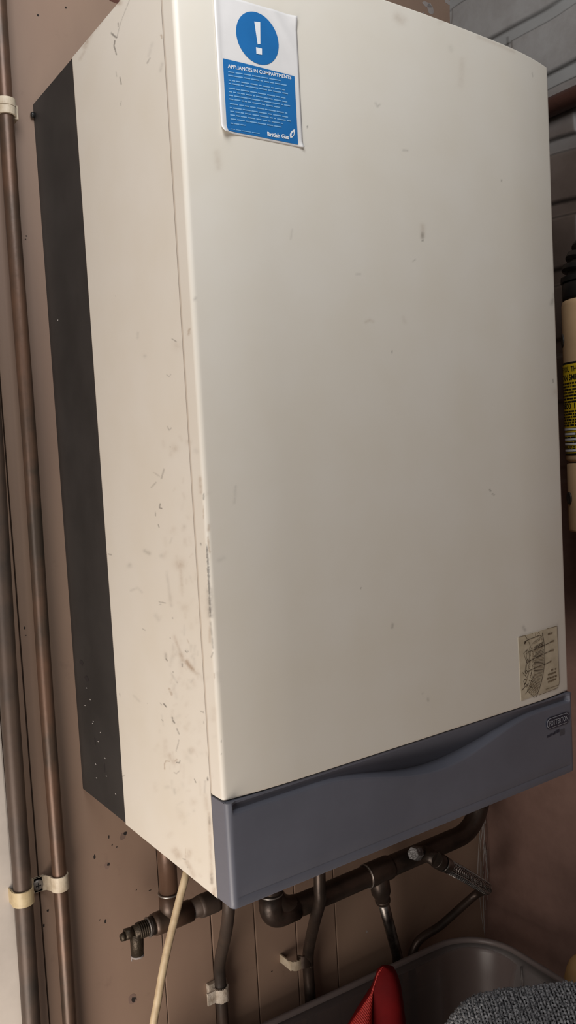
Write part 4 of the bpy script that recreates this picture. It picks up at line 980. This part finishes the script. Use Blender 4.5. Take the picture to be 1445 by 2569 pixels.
for zf, e in ((.735, .06), (.785, .028), (.845, .06), (.895, .06), (.965, .030)):
    patch(mb, TS, TS+e, zl1-LH*zf, zl1-LH*(zf-.034), .0008, 0); patch(mb, TS+.0006, TS+e-.0006, zl1-LH*zf+.0006, zl1-LH*(zf-.034)-.0006, .0010, 1)
for zf in (.812, .868, .915, .935): small(zl1-LH*zf, .0016)
plabel(mb.build('lettering', [M_LBLK, M_PRINTW], lab, fixn=False), 'black lettering and white number boxes')
# screw recesses
for (px, py, w_) in ((1418, 856, .009), (1440, 1248, .008)):
    p = at(px, py, 0, ML.x+.004); s = .0045 if px < 1430 else .012
    a_ = limb+sgn*s/RM; c = Vector((MC.x+RM*math.cos(a_), MC.y+RM*math.sin(a_), p.z)); nn = Vector((math.cos(a_), math.sin(a_), 0))
    mb = MB(); mb.lathe([(w_*.2, -.001), (w_*.95, -.001), (w_, .0006), (w_*.85, .0009), (w_*.6, .0005), (w_*.1, .0004)], c, nn, 20)
    plabel(mb.build('screw', mat('recess_dark', (.05, .042, .035), .5), root), 'dark recessed screw')
# bracket to the brick wall
mb = MB(); mb.box((MC.x+.02, MC.y-.012, mzs+.10), (XR+.001, MC.y+.012, mzs+.125), 0, .001); mb.build('bracket', M_BLACK, root)
mb = MB(); mb.box((MC.x+.02, MC.y-.012, mzs-.05), (XR+.001, MC.y+.012, mzs-.03), 0, .001); mb.build('bracket', M_BLACK, root)
# black collar and corrugated hose bending away to the wall
root = empty('corrugated_hose', (MC.x, MC.y, mz1), 'black corrugated hose rising from the beige tube and bending to the brick wall', 'hose')
ztop = at(1430, 712, 0, MC.x-.015).z
mb = MB(); mb.lathe([(RM*.95, 0), (RM*.955, .004), (RM*.955, ztop-mz1-.002), (RM*.90, ztop-mz1)], (MC.x, MC.y, mz1+.0005), (0, 0, 1), 40); mb.build('collar', M_BLACK, root)
bdir = Vector((0.80, -0.60, 0)).normalized(); RB = .042
cl = []; ncl = 60
for i in range(ncl+1):
    a_ = PI/2*i/ncl; cl.append(Vector((MC.x, MC.y, ztop))+bdir*(RB-RB*math.cos(a_))+Vector((0, 0, RB*math.sin(a_))))
end = cl[-1]; cl = cl + [end+bdir*t for t in (.01, .02, .03)]
prof = []; path = []
acc = 0; fine = [cl[i].lerp(cl[i+1], t/8) for i in range(len(cl)-1) for t in range(8)]
for i, p in enumerate(fine):
    if i: acc += (p-fine[i-1]).length
    k = (acc/.0088) % 1.0; prof.append(RM*(1.0 if k < .42 else .80) if True else 0); path.append(p)
end_x = None
keep = [i for i, p in enumerate(path) if p.x < XR+.02]
mb = MB(); mb.tube([path[i] for i in keep], [prof[i] for i in keep], 32); mb.build('bellows', M_BLACK, root)

# brown pipe along the right wall
q0, q1 = at(1392, 268, 0, XR-.014), at(1445, 231, 0, XR-.014)
zq = (q0.z+q1.z)/2
tag(MB().tube([(XR-.0115, D+.0, zq), (XR-.0115, -.6, zq), (XR-.0115, -2.0, zq)], .0125, 24).build('painted_pipe', M_REDP), 'dark red-brown pipe running level along the brick wall', 'pipe')

# cobwebs in the corner
mb = MB(); rw = random.Random(2)
for i in range(30):
    z0 = -.15-.20*rw.random(); a_ = Vector((XR-.004-.014*rw.random(), D-.004-.012*rw.random(), z0)); b_ = a_+Vector((-.018*rw.random()+.004, -.010*rw.random()+.002, -.03-.06*rw.random()))
    b_.x = min(b_.x, XR-.004); b_.y = min(b_.y, D-.003)
    m_ = a_.lerp(b_, .5)+Vector((-.004*rw.random(), -.004*rw.random(), -.006*rw.random()))
    mb.tube(catmull([a_, m_, b_], 6), .0002+.0005*rw.random(), 5)
tag(mb.build('cobweb', M_COBWEB), 'dusty cobweb strands hanging in the wall corner above the tub', 'cobweb', kind='stuff')

# ------------------------------------------------------------------ the storage tub and what is in it
TZ = -0.357; TB = ZF+.0005; th = math.radians(-3.2)
TW, TD = .60, .46
corner = Vector((.583, .2865, 0)); ex = Vector((math.cos(th), math.sin(th), 0)); ey = Vector((-math.sin(th), math.cos(th), 0))
TC = corner-ex*TW/2-ey*TD/2
def rrect(w_, d_, r_, n=10):
    pts = []
    for (sx, sy, a0) in ((1, 1, 0), (-1, 1, PI/2), (-1, -1, PI), (1, -1, 3*PI/2)):
        for k in range(n+1):
            a_ = a0+PI/2*k/n; pts.append((sx*(w_/2-r_)+r_*math.cos(a_), sy*(d_/2-r_)+r_*math.sin(a_)))
    return pts
def tubring(w_, d_, r_, z): return [tuple(TC+ex*x+ey*y+Vector((0, 0, z))) for x, y in rrect(w_, d_, r_)]
RC = .082
rings = [tubring(TW-.10, TD-.10, .06, TB), tubring(TW-.085, TD-.085, .066, TB+.012), tubring(TW-.022, TD-.022, RC-.005, TZ-.05), tubring(TW-.016, TD-.016, RC-.003, TZ-.018), tubring(TW-.0115, TD-.0115, RC-.002, TZ-.006)]
rimr = [tubring(TW-.0110, TD-.0110, RC-.002, TZ-.0058), tubring(TW-.0075, TD-.0075, RC-.001, TZ-.0012), tubring(TW-.004, TD-.004, RC, TZ), tubring(TW, TD, RC, TZ-.002), tubring(TW+.001, TD+.001, RC, TZ-.016)]
k = len(rings[0])
def skin(R_): return [p for r_ in R_ for p in r_], [(i*k+j, i*k+(j+1) % k, (i+1)*k+(j+1) % k, (i+1)*k+j) for i in range(len(R_)-1) for j in range(k)]
mb = MB(); vs, fs = skin(rings); mb.add(vs, fs+[tuple(range(k))], 0, True)
mr = MB(); vs, fs = skin(rimr); mr.add(vs, fs, 0, True)
root = empty('storage_tub', (TC.x, TC.y, ZF), 'large translucent plastic storage tub on the floor in the corner, below the boiler', 'storage tub')
to = mb.build('body', M_TUB, root); md = to.modifiers.new('thick', 'SOLIDIFY'); md.thickness = .0016; md.offset = 0
ri = mr.build('rim', M_TUBRIM, root); md = ri.modifiers.new('thick', 'SOLIDIFY'); md.thickness = .0024; md.offset = 0; plabel(ri, 'paler flat rim')
# handle catch moulded on the right end
hp = TC+ex*(TW/2-.0125); mb = MB()
for dy in (-.06, .06): mb.tube([hp+ey*(dy+.07)+Vector((0, 0, TZ-.012)), hp+ey*(dy+.07)+Vector((0, 0, TZ-.048))], .0016, 8)
mb.tube([hp+ey*.01+Vector((0, 0, TZ-.048)), hp+ey*.13+Vector((0, 0, TZ-.048))], .0016, 8)
mb.build('handle_rib', M_TUB, root)

# red folded fabric
YR = .215
rows = [(2424, 959, 961, 963), (2430, 952, 958, 975), (2442, 945, 951, 987), (2462, 940, 943, 994), (2490, 930, 936, 1001), (2530, 886, 933, 1006), (2569, 846, 931, 1010), (2640, 790, 930, 1018), (2760, 790, 925, 1020), (3000, 790, 915, 1010), (3300, 780, 900, 1000)]
vsL = []; vs = []; m_ = 40
for ri, (py, xl, xc_, xr_) in enumerate(rows):
    l, c, r_ = at(xl, py, 1, YR).x, at(xc_, py, 1, YR).x, at(xr_, py, 1, YR).x; z = at(xc_, py, 1, YR).z; z = max(z, TB+.004)
    wl, wr_ = max(c-l, .0005), max(r_-c, .0008); ring_ = []
    n1 = 14
    for i in range(n1): t = i/n1; ring_.append((l+(c-l)*t, YR-min(.35*wl, .025)*math.sin(PI*min(t, .93))**.8 if t > 0 else YR, z))
    for i in range(n1+1): t = i/n1; ring_.append((c+(r_-c)*t, YR-min(.5*wr_, .03)*math.sin(PI*t)**.75, z))
    for i in range(1, 12): t = i/12; ring_.append((r_+(l-r_)*t, YR+min(.35*(r_-l), .02)*math.sin(PI*t)**.8, z))
    vs += ring_; kk = len(ring_)
mb = MB(); n1 = 14
fs = [(i*kk+j, i*kk+(j+1) % kk, (i+1)*kk+(j+1) % kk, (i+1)*kk+j) for i in range(len(rows)-1) for j in range(kk)]
mb.add(vs, fs+[tuple(range(kk)), tuple(reversed(range((len(rows)-1)*kk, len(rows)*kk)))], 0, True)
for fi in range(len(mb.f)):
    if fi < len(fs) and (fi % kk) < n1: mb.mi[fi] = 1
ro = mb.build('fabric_bag', [M_RED, M_REDRIB]); tag(ro, 'red folded fabric bag with a pointed top, standing inside the tub', 'bag')
es = ro.modifiers.new('split', 'EDGE_SPLIT'); es.split_angle = math.radians(60)

# grey knitted jumper bundled in the tub
def heap(u_, v_):
    """rounded bundle: u across, v from back bottom over the top to the front"""
    hw, hd, m = .132, .084, 5.0
    def se(a_, m):
        c, q_ = math.cos(a_), abs(math.sin(a_)); r_ = (abs(c)**m+q_**m)**(-1/m); return c*r_, q_*r_
    sx, edge = se(PI*u_, 4.0); cv_, k_ = se(PI*v_, 5.0)
    lu = -hw*sx
    lv = hd*cv_*(.35+.65*edge)
    top = -.2625-.004*math.cos(3*u_)+.004*math.sin(9*u_+1)*math.sin(5*v_)
    k_ = k_*(.12+.88*edge)
    z = TB+.02+(top-TB-.02)*k_
    t_ = min(1, max(0, (k_-.74)/.16)); sh = .66+.34*t_*t_*(3-2*t_)
    lu, lv = .312+lu*sh, .240+lv*sh
    return Vector((lu*.81+lv*.586, -lu*.586+lv*.81, z))
nu, nv = 60, 60
vs = [heap(i/nu, j/nv) for j in range(nv+1) for i in range(nu+1)]
mb = MB(); mb.add(vs, [(j*(nu+1)+i, j*(nu+1)+i+1, (j+1)*(nu+1)+i+1, (j+1)*(nu+1)+i) for j in range(nv) for i in range(nu)], 0, True)
rw = random.Random(12)
def hn(u_, v_):
    e = 1e-3; n_ = (heap(u_+e, v_)-heap(u_-e, v_)).cross(heap(u_, v_+e)-heap(u_, v_-e)); n_.normalize()
    return n_ if n_.z > -0.2 or n_.y < 0 else -n_
# stitches: little looped yarns laid in rows over the part of the bundle that shows
def row_at_z(v_): return v_
vv_ = .10; ST = .0072
while vv_ < .86:
    uu_ = .03
    while uu_ < .97:
        p = heap(uu_, vv_)
        if p.z > -.45:
            n_ = hn(uu_, vv_)
            if n_.dot(p-Vector((.412, .002, -.5))) < 0: n_ = -n_
            du = (heap(uu_+.002, vv_)-p).normalized(); dv_ = n_.cross(du).normalized()
            j_ = lambda q_: (rw.random()-.5)*q_
            for sg in (-1, 1):
                a_ = p+du*sg*.0004+dv_*-.0040-n_*.0004; b_ = p+du*sg*(.0024+j_(.001))+dv_*j_(.0012)+n_*(.0034+j_(.002)); c_ = p+du*sg*(.0010+j_(.0016))+dv_*.0044+n_*(.0004+j_(.0016))
                mb.tube([a_, b_, c_], [.0011, .0018+j_(.0007), .0011], 6, 1, True)
        step = (heap(min(uu_+.002, 1), vv_)-p).length/.002
        uu_ += max(.002, min(.025, ST/max(step, .02)))
    st_ = (heap(.5, vv_+.002)-heap(.5, vv_)).length/.002
    vv_ += max(.002, min(.025, ST/max(st_, .02)))
tag(mb.build('knitted_jumper', [M_KNITBASE, M_KNIT]), 'dark grey chunky knitted jumper bundled in the tub', 'jumper')

# amber glass bottle standing between tub and wall
BC = Vector((.6255, .133, 0)); hz = -.350-ZF
mb = MB(); mb.lathe([(.018, .0), (.023, .001), (.025, .006), (.025, hz-.058), (.0243, hz-.045), (.0225, hz-.032), (.019, hz-.019), (.0145, hz-.009), (.010, hz-.004), (.005, hz-.001), (.001, hz)], (BC.x, BC.y, ZF+.0005), (0, 0, 1), 40)
tag(mb.build('glass_jar', M_AMBER), 'amber glass jar with rounded top standing between the tub and the right wall', 'jar')

# ------------------------------------------------------------------ light: daylight from the open left side, plus two added area lamps
def area(name, loc, target, sx, sy, power, col):
    l = bpy.data.lights.new(name, 'AREA'); l.shape = 'RECTANGLE'; l.size = sx; l.size_y = sy; l.energy = power; l.color = col
    o = bpy.data.objects.new(name, l); COL.objects.link(o); o.location = loc
    d = Vector(target)-Vector(loc); o.rotation_euler = d.to_track_quat('-Z', 'Y').to_euler(); return o
LIGHTS = [
 ('upper_fit_light', (-0.23, -0.41, 1.12), (0.17, 0.19, 0.99), 0.5, 0.5, 6.2, (0.98, 1.0, 1.03)),  # added area lamp, placed and aimed to shape the cover's brightness
 ('daylight_side', (-0.80, -0.30, 0.20), (0.1, 0, 0.35), 0.5, 0.5, 2.6, (1.0, 0.92, 0.87)),
 ('low_fill_light', (-0.60, -0.17, -0.49), (0.1, 0.25, -0.05), 0.5, 0.5, 7.3, (1.0, 0.90, 0.81)),  # added fill lamp to brighten the lower wall
]
AMB = (1.0, 0.96, 0.95); AMBS = 0.17
for l_ in LIGHTS: area(*l_)
w = bpy.data.worlds.new('world'); scene.world = w; w.use_nodes = True
bg = w.node_tree.nodes['Background']; bg.inputs['Color'].default_value = (*AMB, 1); bg.inputs['Strength'].default_value = AMBS
scene.view_settings.view_transform = 'Standard'; scene.view_settings.look = 'None'; scene.view_settings.gamma = 1.0
scene.view_settings.use_curve_mapping = False; scene.view_settings.exposure = 0.0
